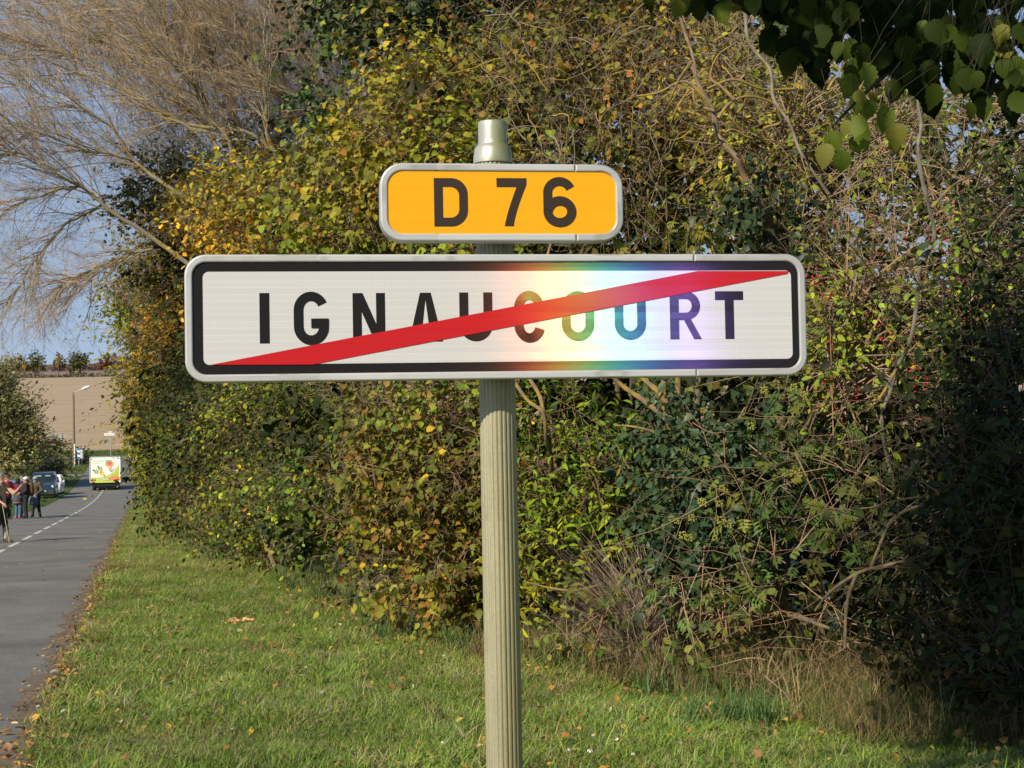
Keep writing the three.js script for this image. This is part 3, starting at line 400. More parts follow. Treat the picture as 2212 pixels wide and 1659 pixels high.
bush('ivy', 'flowering ivy high above the road number plate', 'ivy', 860, 23, { seed: 19, geo: LEAF.ivy, size: [0.1, 0.15], k: 7, per: 6, twig: 0.5, mat: M.gloss, twigShare: 0.1, pal: [W(0.032, 0.052, 0.03, 4), W(0.055, 0.078, 0.034, 2.4), W(0.15, 0.15, 0.035, 1)], clumps: [[790, 40, 21, 130, 76, 1.3], [900, 90, 20, 110, 90, 1.3], [1000, 40, 20, 120, 70, 1.3], [720, 200, 23, 60, 70, 1.2], [720, 20, 23, 60, 30, 1]] });
bush('hazel_shrub', 'reddish leaved hazel standing left of the sign post', 'hazel', 960, 16.5, { seed: 20, geo: LEAF.hazel, size: [0.06, 0.1], k: 8.1, per: 7, twig: 0.55, single: 300, droop: 0.05, sprays: 0.14, spraySize: 0.8, twigCol: [0.22, 0.14, 0.07], pal: [W(0.16, 0.155, 0.03, 4), W(0.22, 0.11, 0.04, 3.2), W(0.22, 0.19, 0.035, 2), W(0.09, 0.105, 0.022, 3), W(0.45, 0.28, 0.02, 0.15)].map((c) => W(c[0] * 1.2, c[1] * 1.236, c[2] * 1.08, c[3])), clumps: [[880, 900, 15.4, 120, 90, 0.9], [980, 900, 14.4, 110, 90, 0.9], [870, 1010, 15, 130, 90, 0.9], [980, 1040, 14, 110, 110, 0.9], [890, 1120, 15, 100, 40, 0.7], [890, 1200, 15, 100, 40, 0.7], [800, 1150, 14.9, 70, 20, 0.3], [770, 1190, 14.8, 50, 14, 0.25], [810, 1010, 14.6, 60, 18, 0.3], [980, 1210, 14, 110, 90, 0.8], [970, 1330, 14.1, 80, 60, 0.6], [890, 1285, 15.2, 80, 40, 0.6], [740, 1145, 15, 30, 12, 0.2], [860, 1300, 14.4, 50, 20, 0.3]] });
bush('spindle_shrub', 'bright yellow green spindle just right of the sign post', 'shrub', 1210, 14.2, { seed: 21, geo: LEAF.lance, size: [0.075, 0.12], k: 9.4, per: 8, twig: 0.4, single: 300, up: 0.9, hang: 0, pal: [W(0.27, 0.29, 0.03, 4), W(0.16, 0.21, 0.028, 3), W(0.38, 0.34, 0.035, 1.5), W(0.24, 0.14, 0.04, 0.4)].map((c) => W(c[0] * 1.05, c[1] * 1.0815, c[2] * 0.945, c[3])), clumps: [[1190, 900, 13.2, 100, 80, 0.8], [1290, 900, 13, 90, 80, 0.8], [1180, 1020, 12.8, 80, 80, 0.7], [1270, 1060, 12.5, 100, 80, 0.7], [1160, 1140, 12.9, 60, 80, 0.6], [1220, 1180, 12.4, 80, 60, 0.6], [1150, 1270, 12.9, 50, 60, 0.5], [1170, 1360, 12.8, 46, 34, 0.35], [1300, 1000, 12.2, 70, 60, 0.6]] });
bush('hazel_shrub', 'brown tinged hazel high right of the post cap', 'hazel', 1330, 16.5, { seed: 22, geo: LEAF.hazel, size: [0.065, 0.1], k: 5, per: 6, twig: 0.55, sprays: 0.1, single: 200, pal: [W(0.15, 0.145, 0.028, 3), W(0.24, 0.12, 0.045, 1.8), W(0.08, 0.095, 0.02, 3), W(0.24, 0.2, 0.035, 1.4)].map((c) => W(c[0] * 1.05, c[1] * 1.0815, c[2] * 0.945, c[3])), clumps: [[1170, 150, 16, 110, 110, 1.2], [1280, 100, 15.5, 120, 110, 1.2], [1180, 340, 15, 100, 110, 1], [1300, 300, 14.5, 120, 110, 1], [1400, 250, 14.5, 90, 130, 1], [1420, 440, 13.6, 110, 90, 0.9], [1300, 470, 13.8, 110, 80, 0.9], [1420, 80, 15.5, 100, 90, 1.1]] });
bush('elder_shrub', 'pale green elder sprays just above the big panel, right of the plate', 'elder', 1470, 12.4, { seed: 23, geo: LEAF.spray, size: [0.16, 0.24], k: 5, per: 4, twig: 0.35, single: 60, up: 0.9, hang: 0.1, pal: [W(0.2, 0.25, 0.06, 3), W(0.14, 0.18, 0.04, 2), W(0.27, 0.25, 0.05, 1)], clumps: [[1490, 470, 12, 60, 40, 0.4], [1440, 520, 12, 90, 34, 0.4], [1540, 530, 12, 80, 30, 0.4]] });
bush('ivy', 'glossy dark ivy clump hanging from the dead leaning trunk', 'ivy', 1660, 12.6, { seed: 24, geo: LEAF.ivy, size: [0.07, 0.1], k: 8, per: 5, twig: 0.3, mat: M.gloss, single: 200, twigShare: 0.1, up: 0.2, hang: 0.9, pal: [W(0.028, 0.048, 0.034, 4), W(0.05, 0.075, 0.045, 2)], clumps: [[1660, 480, 11.6, 60, 50, 0.5], [1700, 530, 11.5, 70, 40, 0.5], [1630, 440, 11.8, 34, 34, 0.35]] });
const spindlePal = [W(0.3, 0.28, 0.04, 3), W(0.18, 0.2, 0.035, 3), W(0.12, 0.12, 0.03, 2), W(0.34, 0.2, 0.04, 0.5)];
bush('hawthorn_shrub', 'yellow green hawthorn with bare stems at the upper right', 'shrub', 1900, 12.5, { seed: 25, geo: LEAF.oval, size: [0.055, 0.09], k: 8, per: 6, twig: 0.5, wild: 1.6, sprays: 0.1, single: 100, pal: spindlePal.map((c) => W(c[0] * 1.1, c[1] * 1.133, c[2] * 0.99, c[3])), twigShare: 0.9, twigThick: 1.3, twigCol: [0.3, 0.2, 0.12], clumps: [[1800, 430, 11.8, 110, 120, 1], [1900, 330, 12, 110, 110, 1], [2040, 440, 11.5, 110, 120, 1], [1950, 580, 11, 130, 110, 0.9], [1840, 640, 11, 110, 130, 0.9], [2080, 640, 10.8, 110, 110, 0.9], [1860, 800, 10.8, 120, 100, 0.8], [2150, 300, 12, 60, 120, 0.9, 0.5], [1700, 300, 13, 100, 110, 1], [1600, 330, 13.5, 90, 110, 1, 0.8], [1560, 180, 14, 110, 120, 1, 0.7]] });
bush('ivy', 'big dark ivy mass with yellow flower heads below the right end of the panel', 'ivy', 1540, 12, { seed: 26, geo: LEAF.ivy, size: [0.06, 0.09], k: 10.6, per: 6, twig: 0.35, shoots: 0.02, mat: M.gloss, single: 300, twigShare: 0.15, up: 0.25, hang: 0.8, pal: [W(0.028, 0.044, 0.035, 4), W(0.045, 0.066, 0.045, 3), W(0.09, 0.1, 0.04, 0.6)], clumps: [[1500, 900, 11.6, 100, 80, 0.7], [1610, 880, 11.3, 110, 80, 0.7], [1450, 1010, 11.6, 70, 90, 0.6], [1560, 1040, 11, 110, 90, 0.6], [1680, 960, 11, 90, 100, 0.7], [1490, 1140, 11.3, 60, 90, 0.5], [1580, 1180, 10.9, 80, 70, 0.5], [1440, 1260, 11.2, 44, 90, 0.35, 0.5]] });
bush('elder_shrub', 'drooping elder with long brown stems right of the flowering ivy', 'elder', 1720, 12, { seed: 27, geo: LEAF.spray, size: [0.15, 0.22], k: 3.2, per: 4, twig: 0.32, shoots: 0.02, up: 0.7, hang: 0.15, sprays: 0.12, single: 120, pal: [W(0.11, 0.15, 0.05, 3), W(0.16, 0.17, 0.05, 2), W(0.22, 0.19, 0.06, 0.8)], clumps: [[1600, 960, 10.6, 110, 60, 0.5], [1720, 1060, 10.2, 120, 90, 0.6], [1680, 1180, 10, 120, 80, 0.5], [1820, 1130, 9.8, 120, 100, 0.6], [1560, 1240, 10.4, 80, 50, 0.4], [1760, 880, 10.6, 90, 80, 0.6]], twigShare: 0.4, twigThick: 1.1, twigCol: [0.26, 0.16, 0.1] });
bush('bramble', 'low bramble leaves and dead stems at the foot of the ivy', 'bramble', 1500, 12, { seed: 28, geo: LEAF.oval, size: [0.06, 0.1], k: 2.6, per: 4, twig: 0.3, shoots: 0, droop: 0.5, wild: 1.6, single: 100, pal: [W(0.1, 0.13, 0.03, 3), W(0.16, 0.15, 0.05, 2), W(0.24, 0.2, 0.06, 0.7)], twigShare: 0.6, twigThick: 0.8, twigCol: [0.34, 0.22, 0.13], clumps: [[1330, 1330, 11.4, 110, 66, 0.4], [1480, 1330, 10.8, 120, 80, 0.5], [1650, 1330, 10.2, 120, 90, 0.5], [1800, 1360, 9.6, 120, 90, 0.5], [1230, 1380, 12, 60, 40, 0.3]] });
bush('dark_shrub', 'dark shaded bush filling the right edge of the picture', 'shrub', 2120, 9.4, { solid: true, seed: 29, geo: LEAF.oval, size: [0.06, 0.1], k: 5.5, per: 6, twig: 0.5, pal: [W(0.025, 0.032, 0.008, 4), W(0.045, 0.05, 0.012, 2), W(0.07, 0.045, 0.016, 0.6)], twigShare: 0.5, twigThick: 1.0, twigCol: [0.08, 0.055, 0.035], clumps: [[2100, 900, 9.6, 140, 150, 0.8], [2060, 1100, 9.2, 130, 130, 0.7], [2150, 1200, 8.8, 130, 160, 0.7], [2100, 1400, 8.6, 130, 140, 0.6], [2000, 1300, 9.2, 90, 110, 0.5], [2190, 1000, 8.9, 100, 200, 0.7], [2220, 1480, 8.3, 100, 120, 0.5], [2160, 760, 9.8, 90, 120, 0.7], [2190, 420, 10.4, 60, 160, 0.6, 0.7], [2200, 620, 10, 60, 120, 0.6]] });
// the thicket standing behind all of these
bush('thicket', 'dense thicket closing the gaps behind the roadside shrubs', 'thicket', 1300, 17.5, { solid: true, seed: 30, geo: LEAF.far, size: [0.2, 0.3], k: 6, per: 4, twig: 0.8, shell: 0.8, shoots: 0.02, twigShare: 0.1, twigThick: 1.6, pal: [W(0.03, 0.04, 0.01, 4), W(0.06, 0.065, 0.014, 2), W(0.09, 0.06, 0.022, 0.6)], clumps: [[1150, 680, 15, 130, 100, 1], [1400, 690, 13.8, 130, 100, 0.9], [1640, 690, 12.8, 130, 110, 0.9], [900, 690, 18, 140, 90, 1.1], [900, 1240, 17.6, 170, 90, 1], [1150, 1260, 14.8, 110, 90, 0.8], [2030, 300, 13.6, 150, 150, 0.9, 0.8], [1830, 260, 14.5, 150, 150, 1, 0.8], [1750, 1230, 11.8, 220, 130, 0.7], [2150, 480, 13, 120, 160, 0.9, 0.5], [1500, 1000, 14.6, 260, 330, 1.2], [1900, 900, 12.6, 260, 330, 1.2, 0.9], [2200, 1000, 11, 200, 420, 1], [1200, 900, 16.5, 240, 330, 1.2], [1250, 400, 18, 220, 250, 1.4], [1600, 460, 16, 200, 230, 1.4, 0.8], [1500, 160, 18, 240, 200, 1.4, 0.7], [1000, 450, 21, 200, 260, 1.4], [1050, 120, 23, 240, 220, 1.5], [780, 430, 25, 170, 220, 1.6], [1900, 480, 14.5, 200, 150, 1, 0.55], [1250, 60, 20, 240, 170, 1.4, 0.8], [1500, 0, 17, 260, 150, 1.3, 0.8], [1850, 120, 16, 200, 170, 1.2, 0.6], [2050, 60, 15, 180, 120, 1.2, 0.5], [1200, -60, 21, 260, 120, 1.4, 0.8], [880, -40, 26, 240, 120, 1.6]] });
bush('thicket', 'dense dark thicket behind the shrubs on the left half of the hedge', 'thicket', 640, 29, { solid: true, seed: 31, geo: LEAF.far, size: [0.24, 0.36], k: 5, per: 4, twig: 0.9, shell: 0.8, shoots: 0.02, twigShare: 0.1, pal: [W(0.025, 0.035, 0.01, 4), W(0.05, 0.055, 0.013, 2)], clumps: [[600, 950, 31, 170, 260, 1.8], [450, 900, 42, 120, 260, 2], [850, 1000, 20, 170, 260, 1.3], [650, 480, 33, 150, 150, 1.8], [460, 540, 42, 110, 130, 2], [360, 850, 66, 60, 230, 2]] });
console.log('leaves', total);

// ---------------------------------------------------------------- the bare crown over the road
{
  const d0 = 37, g = thing('bare_tree', 'leafless many stemmed tree leaning out over the road at upper left', 'tree', at(820, d0 + 2));
  const r = rng(51), T = new Tubes(), lim = [], bark = [0.31, 0.265, 0.19], lichen = [0.36, 0.27, 0.09];
  const lines = [
    [[700, 900], [560, 700], [340, 520], [224, 444], [176, 404], [120, 372], [60, 336], [-10, 322]],
    [[760, 900], [640, 640], [470, 470], [336, 388], [288, 344], [236, 272], [160, 232], [60, 196], [-20, 168]],
    [[800, 900], [640, 520], [496, 356], [448, 288], [384, 212], [332, 152], [248, 100], [168, 68], [80, 24], [-20, -30]],
    [[800, 900], [660, 560], [504, 340], [488, 296], [440, 240], [420, 180], [384, 132], [352, 60], [312, 0], [270, -90]],
    [[820, 900], [700, 560], [544, 352], [516, 288], [500, 224], [468, 140], [444, 80], [412, 0], [380, -90]],
    [[830, 900], [700, 520], [580, 296], [576, 224], [556, 132], [520, 52], [500, 0], [470, -100]],
    [[860, 900], [780, 400], [696, 192], [672, 132], [640, 72], [612, 0], [580, -100]],
    [[850, 900], [760, 460], [660, 248], [572, 184], [504, 124], [432, 56], [392, 0], [320, -90]],
    [[870, 900], [780, 400], [708, 192], [704, 120], [732, 60], [750, -60]],
    [[800, 700], [730, 420], [640, 260], [610, 150], [600, 60], [590, -60]],
    [[820, 700], [760, 400], [690, 240], [560, 170], [470, 60], [400, -60]],
    [[780, 700], [640, 420], [560, 300], [400, 270], [280, 200], [150, 150], [0, 110]],
    [[224, 444], [150, 480], [90, 545], [40, 620], [10, 660]],
    [[330, 540], [260, 556], [195, 586], [135, 612]],
    [[176, 404], [100, 420], [30, 450], [-30, 500]],
    [[288, 344], [180, 320], [90, 290], [-20, 280]],
    [[448, 288], [330, 240], [200, 140], [60, 90], [-20, 70]],
    [[420, 180], [300, 60], [180, -10], [60, -60]],
  ];
  const sub = [];
  lines.forEach((ln, k) => {
    const dd = (k * 7 % 5 - 2) * 0.7, main = k < 12, pts = new THREE.CatmullRomCurve3(ln.map(([x, y], i) => P(x, y, d0 + dd * (0.3 + i / ln.length) + (r() - 0.5) * 0.3))).getPoints(ln.length * 5);
    pts.forEach((p, i) => { p.x += (vnoise(i * 0.6, k) - 0.5) * 0.1; p.y += (vnoise(i * 0.6, k + 40) - 0.5) * 0.1; });
    const n = pts.length, R = pts.map((_, i) => lerp(main ? 0.095 : 0.04, 0.012, Math.pow(i / (n - 1), 0.6)));
    part('limb', new Tubes().add(pts, R, 6, bark, lichen).geo(g.position), barkMat, g);
    for (let i = (n * (main ? 0.3 : 0.05)) | 0; i < n - 1; i++) {
      if (r() > 0.8) continue; const cnt = 1 + (r() < 0.5 ? 1 : 0);
      for (let c = 0; c < cnt; c++) {
        const t = V().subVectors(pts[i + 1], pts[i]).normalize(), a = t.clone().multiplyScalar(1.1).add(V(r() - 0.6, (r() - 0.42) * 1.2, r() - 0.5).multiplyScalar(1.2)).normalize();
        const L = lerp(0.8, 3, r()) * (main ? 1 : 0.6), q = pts[i].clone(), sp = [q.clone()]; let low = k >= 12 && k < 15;
        for (let s = 0; s < 5; s++) { a.y += low ? -0.12 : -0.02; a.add(V(r() - 0.5, r() - 0.5, r() - 0.5).multiplyScalar(0.42)).normalize(); q.addScaledVector(a, L / 5); sp.push(q.clone()); }
        T.add(sp, [R[i] * 0.5, 0.014, 0.011, 0.009, 0.007, 0.005], 4, hsvJit(bark, r, 0.4), lichen); sub.push(sp);
      }
    }
  });
  part('branches', T.geo(g.position), barkMat, g).userData.kind = 'stuff';
  const variants = [1, 2, 3, 4].map((s) => sprayGeo(160 + s, 0.5, 0.0072, 0.45)), lists = [[], [], [], []];
  for (const sp of sub) for (let i = 1; i < sp.length; i++) { const cnt = r() < 0.8 ? (r() < 0.35 ? 2 : 1) : 0; for (let c = 0; c < cnt; c++) { const t = V().subVectors(sp[i], sp[i - 1]).normalize().multiplyScalar(1.1).add(V(r() - 0.55, r() - 0.5, r() - 0.5).multiplyScalar(1.4)); lists[(r() * 4) | 0].push({ m: frameOf(sp[i], t, V(r() - 0.5, r() - 0.5, r() + 0.2), lerp(0.6, 1.4, r()), 1), c: hsvJit([1.15, 1.03, 0.9], r, 0.6) }); } }
  // finer wood further back in the same crown
  for (let i = 0; i < 2300; i++) { const x = lerp(0, 790, Math.pow(r(), 0.7)), y = lerp(-60, 420 - 0.12 * x, r()); if (x < 300 && y > 230 && r() < 0.75) continue; lists[(r() * 4) | 0].push({ m: frameOf(P(x, y, d0 + 1.5 + 4 * r()), V(-0.55 + (r() - 0.5) * 1.3, 0.85 + (r() - 0.5) * 1.1, r() - 0.5), V(r() - 0.5, r() - 0.5, r() + 0.2), lerp(0.8, 1.9, r()), 1), c: hsvJit([1, 0.95, 0.9], r, 0.6) }); }
  variants.forEach((v, i) => instanced('twigs', v, twigMat, lists[i], g, g.position));
  console.log('sprays', lists.map((l) => l.length).join(' '));
}

// ---------------------------------------------------------------- bare, lichen covered and dead wood in the near hedge
const tan = [0.3, 0.22, 0.13], yel = [0.46, 0.3, 0.05], grey = [0.19, 0.165, 0.125], pink = [0.36, 0.25, 0.17];
{
  const g = thing('dead_tree', 'dead pinkish trunk leaning above the ivy clump at upper right', 'dead tree', at(1760, 13));
  stems(g, [[[1790, 1000, 13.4, 0.05], [1700, 600, 12.4, 0.04], [1645, 440, 11.6, 0.026], [1610, 385, 11.65, 0.025], [1590, 340, 11.6, 0.023], [1552, 296, 11.75, 0.022], [1540, 240, 11.8, 0.02], [1506, 176, 12, 0.017], [1496, 120, 12.1, 0.015], [1476, 60, 12.3, 0.013], [1450, -60, 12.6, 0.02]]].map((l) => l.map(([x, y, d, q]) => [x, y, d + 0.35, q])), [0.3, 0.2, 0.13], [0.2, 0.14, 0.09], 'trunk', 8);
  const q = (x, y) => [1327 + x * 0.4, y * 0.4];
  const zl = [[[560, 640], [620, 560], [720, 520], [860, 560], [900, 640]], [[540, 600], [440, 560], [420, 480], [330, 600], [300, 680]], [[520, 560], [380, 440], [240, 500], [120, 520]], [[500, 480], [640, 430], [800, 480], [980, 480]], [[420, 330], [350, 430], [300, 540]], [[590, 720], [640, 700], [720, 740], [860, 760]], [[1150, 490], [1200, 420], [1300, 440], [1370, 420]], [[1320, 500], [1350, 430], [1420, 390]], [[650, 540], [580, 470], [520, 420], [560, 300], [640, 240]], [[700, 560], [650, 650], [690, 710]], [[880, 600], [900, 660], [800, 700], [830, 780]]];
  { const r = rng(73), T = new Tubes(); for (let i = 0; i < 170; i++) { const p = P(lerp(1000, 1760, r()), lerp(20, 330, r()), 13.2 + r() * 1.6), a = V(r() - 0.5, r() - 0.5, r() * 0.6).normalize(), L = 0.3 + 0.6 * r(), pts = [p.clone()], q = p.clone(); for (let k = 0; k < 9; k++) { a.add(V(r() - 0.5, r() - 0.5, r() - 0.5).multiplyScalar(0.9)).normalize(); q.addScaledVector(a, L / 9); pts.push(q.clone()); } const t = 0.003 + 0.005 * r() * r(); T.add(pts, pts.map((_, k) => t * (1 - k * 0.08)), 4, hsvJit(pick([[...yel, 2], [...tan, 3], [...grey, 2]], r), r, 0.4)); } part('twigs', T.geo(g.position), twigMat, g).userData.kind = 'stuff'; }
  stems(g, zl.map((l, k) => l.map(([x, y], i) => [...q(x, y), 11.5 + (k % 4) * 0.25 + i * 0.05, 0.014 - i * 0.0022])), yel, tan, 'branch', 5);
}
{
  const g = thing('bare_sapling', 'pale crooked stem running down through the upper right foliage', 'bare stem', at(1740, 12));
  stems(g, [[[1610, 20, 12.4, 0.02], [1618, 92, 12.2, 0.013], [1663, 150, 12, 0.014], [1672, 216, 11.8, 0.014], [1704, 264, 11.7, 0.013], [1730, 330, 11.6, 0.012], [1790, 420, 11.6, 0.016]]].map((l) => l.map(([x, y, d, q]) => [x, y, d + 0.5, q])), [0.3, 0.25, 0.18], [0.2, 0.16, 0.1], 'stem', 6);
  const h = thing('bare_sapling', 'long grey crooked stem climbing at the far right of the panel', 'bare stem', at(1960, 10.6));
  stems(h, [[[1930, 1050, 10.2, 0.013], [1905, 900, 10, 0.013], [1925, 840, 10, 0.013], [1935, 800, 10, 0.014], [1965, 740, 10, 0.014], [1981, 650, 10.05, 0.015], [1987, 580, 10, 0.015], [2018, 515, 10, 0.015], [2008, 450, 10, 0.015], [1990, 380, 10.05, 0.014], [1983, 320, 10.1, 0.014], [1990, 270, 10.2, 0.013], [1983, 220, 10.3, 0.012], [1995, 90, 10.6, 0.014]]].map((l) => l.map(([x, y, d, q]) => [x, y, d + 0.45, q])), grey, [0.27, 0.24, 0.18], 'stem', 7);
  stems(h, [[[1935, 800, 10, 0.012], [1900, 860, 9.9, 0.01], [1870, 890, 9.8, 0.006]], [[2012, 450, 10, 0.012], [2060, 400, 10.1, 0.01], [2120, 370, 10.2, 0.006]], [[1925, 1000, 10.1, 0.012], [1990, 1010, 10, 0.01], [2040, 960, 10, 0.006]]], grey, yel, 'branch', 5);
}
{
  const g = thing('old_hazel', 'lichen yellowed bare branches under the panel, right of the post', 'bare branches', at(1240, 13.2));
  stems(g, [[[1112, 826, 12.6, 0.02], [1140, 865, 12.5, 0.019], [1173, 893, 12.4, 0.02], [1180, 950, 12.5, 0.019], [1192, 990, 12.9, 0.02], [1189, 1040, 13.2, 0.02], [1200, 1200, 13.6, 0.024]], [[1142, 815, 12.7, 0.02], [1168, 860, 12.6, 0.022], [1175, 910, 12.5, 0.024]], [[1320, 810, 12, 0.016], [1344, 833, 12, 0.022], [1395, 869, 11.9, 0.026], [1442, 912, 11.8, 0.03], [1470, 1000, 12, 0.03]], [[1385, 815, 11.9, 0.022], [1425, 850, 11.8, 0.028], [1452, 890, 11.8, 0.03]], [[1330, 919, 11.8, 0.008], [1370, 922, 11.6, 0.012], [1418, 935, 11.6, 0.016]], [[1130, 1256, 12, 0.007], [1190, 1270, 11.9, 0.011], [1240, 1276, 11.8, 0.014], [1300, 1262, 11.8, 0.012]], [[1060, 1040, 12.9, 0.008], [1048, 980, 12.8, 0.01], [1056, 900, 12.8, 0.012], [1050, 840, 12.9, 0.01]], [[1130, 800, 12.8, 0.02], [1110, 700, 13, 0.02], [1180, 560, 13.4, 0.018], [1210, 430, 13.8, 0.012]]].map((l) => l.map(([x, y, d, q]) => [x, y, d + 0.25, q * 0.85])), [0.24, 0.17, 0.1], [0.36, 0.24, 0.05], 'branch', 7);
  const h = thing('elder_branch', 'thick tan branch sweeping through the lower right undergrowth', 'bare branch', at(1990, 9.6));
  stems(h, [[[2030, 1180, 9.5, 0.014], [1980, 1206, 9.4, 0.014], [1913, 1222, 9.4, 0.013], [1850, 1240, 9.3, 0.011], [1790, 1282, 9.3, 0.009], [1760, 1320, 9.3, 0.008]], [[1880, 1232, 9.4, 0.012], [1900, 1180, 9.3, 0.012], [1930, 1120, 9.3, 0.011], [1990, 1090, 9.3, 0.008]], [[1850, 1240, 9.3, 0.012], [1830, 1300, 9.2, 0.012], [1825, 1400, 9.2, 0.01]]], [0.27, 0.2, 0.11], [0.2, 0.15, 0.08], 'branch', 7);
}
{
  const g = thing('dogwood_shrub', 'thicket of thin reddish brown stems at lower right', 'bare stems', at(1850, 10)), r = rng(71), T = new Tubes();
  for (let i = 0; i < 100; i++) {
    const x = 1480 + 560 * r(), y = lerp(900, 1480, r()), d = lerp(10.6, 9, (x - 1480) / 560) + (r() - 0.3) * 0.5, p = P(x, y, d), a = V((r() - 0.62) * 1.4, (r() - 0.42) * 0.9, (r() - 0.3) * 0.7).normalize(), L = 0.35 + 0.8 * r(), pts = [p.clone()], q = p.clone();
    for (let s = 0; s < 6; s++) { a.y -= 0.05; a.add(V(r() - 0.5, r() - 0.5, r() - 0.5).multiplyScalar(0.6)).normalize(); q.addScaledVector(a, L / 6); pts.push(q.clone()); }
    const t = 0.0024 + 0.004 * r() * r(); T.add(pts, pts.map((_, k) => t * (1 - k * 0.12)), 4, hsvJit(pick([[0.24, 0.13, 0.075, 2], [0.28, 0.19, 0.11, 2], [0.18, 0.1, 0.06, 1]], r), r, 0.4));
  }
  part('stems', T.geo(g.position), twigMat, g).userData.kind = 'stuff';
}
// flower heads on the big ivy, berries in the hawthorn
{
  const ivy = scene.children.filter((o) => o.userData.label?.startsWith('big dark ivy'))[0], haw = scene.children.filter((o) => o.userData.label?.startsWith('yellow green hawthorn'))[0];
  const r = rng(81), balls = []; for (let i = 0; i < 34; i++) { const v = V(r() * 2 - 1, r() * 2 - 1, r() * 2 - 1).normalize().multiplyScalar(0.022 * (0.7 + 0.5 * r())); balls.push(new THREE.IcosahedronGeometry(0.0052, 0).translate(v.x, v.y, v.z)); }
  const head = mergeGeometries(balls), fm = std(0.26, 0.25, 0.035, 0.7);
  for (const [x, y] of [[880, 492], [895, 505], [870, 556], [800, 552], [668, 618], [752, 615], [875, 625], [905, 640], [715, 688], [742, 698], [1220, 100], [1000, 232], [1055, 82], [850, 700], [800, 165], [1180, 70], [790, 545], [690, 628]]) { const m = part('flower_head', head, fm, ivy), p = P(1106 + x * 0.5166, 801.8 + y * 0.5166, 10.55); m.position.subVectors(p, ivy.position); m.scale.setScalar(0.9 + 0.5 * r()); }
  const berries = []; for (let i = 0; i < 26; i++) { const c = P(1720 + 380 * r(), 420 + 560 * r(), 10.2 + r()); for (let k = 0; k < 5; k++) { const p = c.clone().add(V(r() - 0.5, r() - 0.5, r() - 0.5).multiplyScalar(0.1)); berries.push({ m: new THREE.Matrix4().makeScale(0.006, 0.007, 0.006).setPosition(p) }); } }
  for (const [x, y] of [[1765, 610], [1752, 590], [1790, 640], [1990, 830], [1980, 800]]) for (let k = 0; k < 7; k++) berries.push({ m: new THREE.Matrix4().makeScale(0.007, 0.008, 0.007).setPosition(P(x, y, 9.9).add(V(r() - 0.5, r() - 0.5, r() - 0.5).multiplyScalar(0.1))) });
  instanced('berries', new THREE.IcosahedronGeometry(1, 1), std(0.42, 0.012, 0.03, 0.3), berries, haw, haw.position);
}

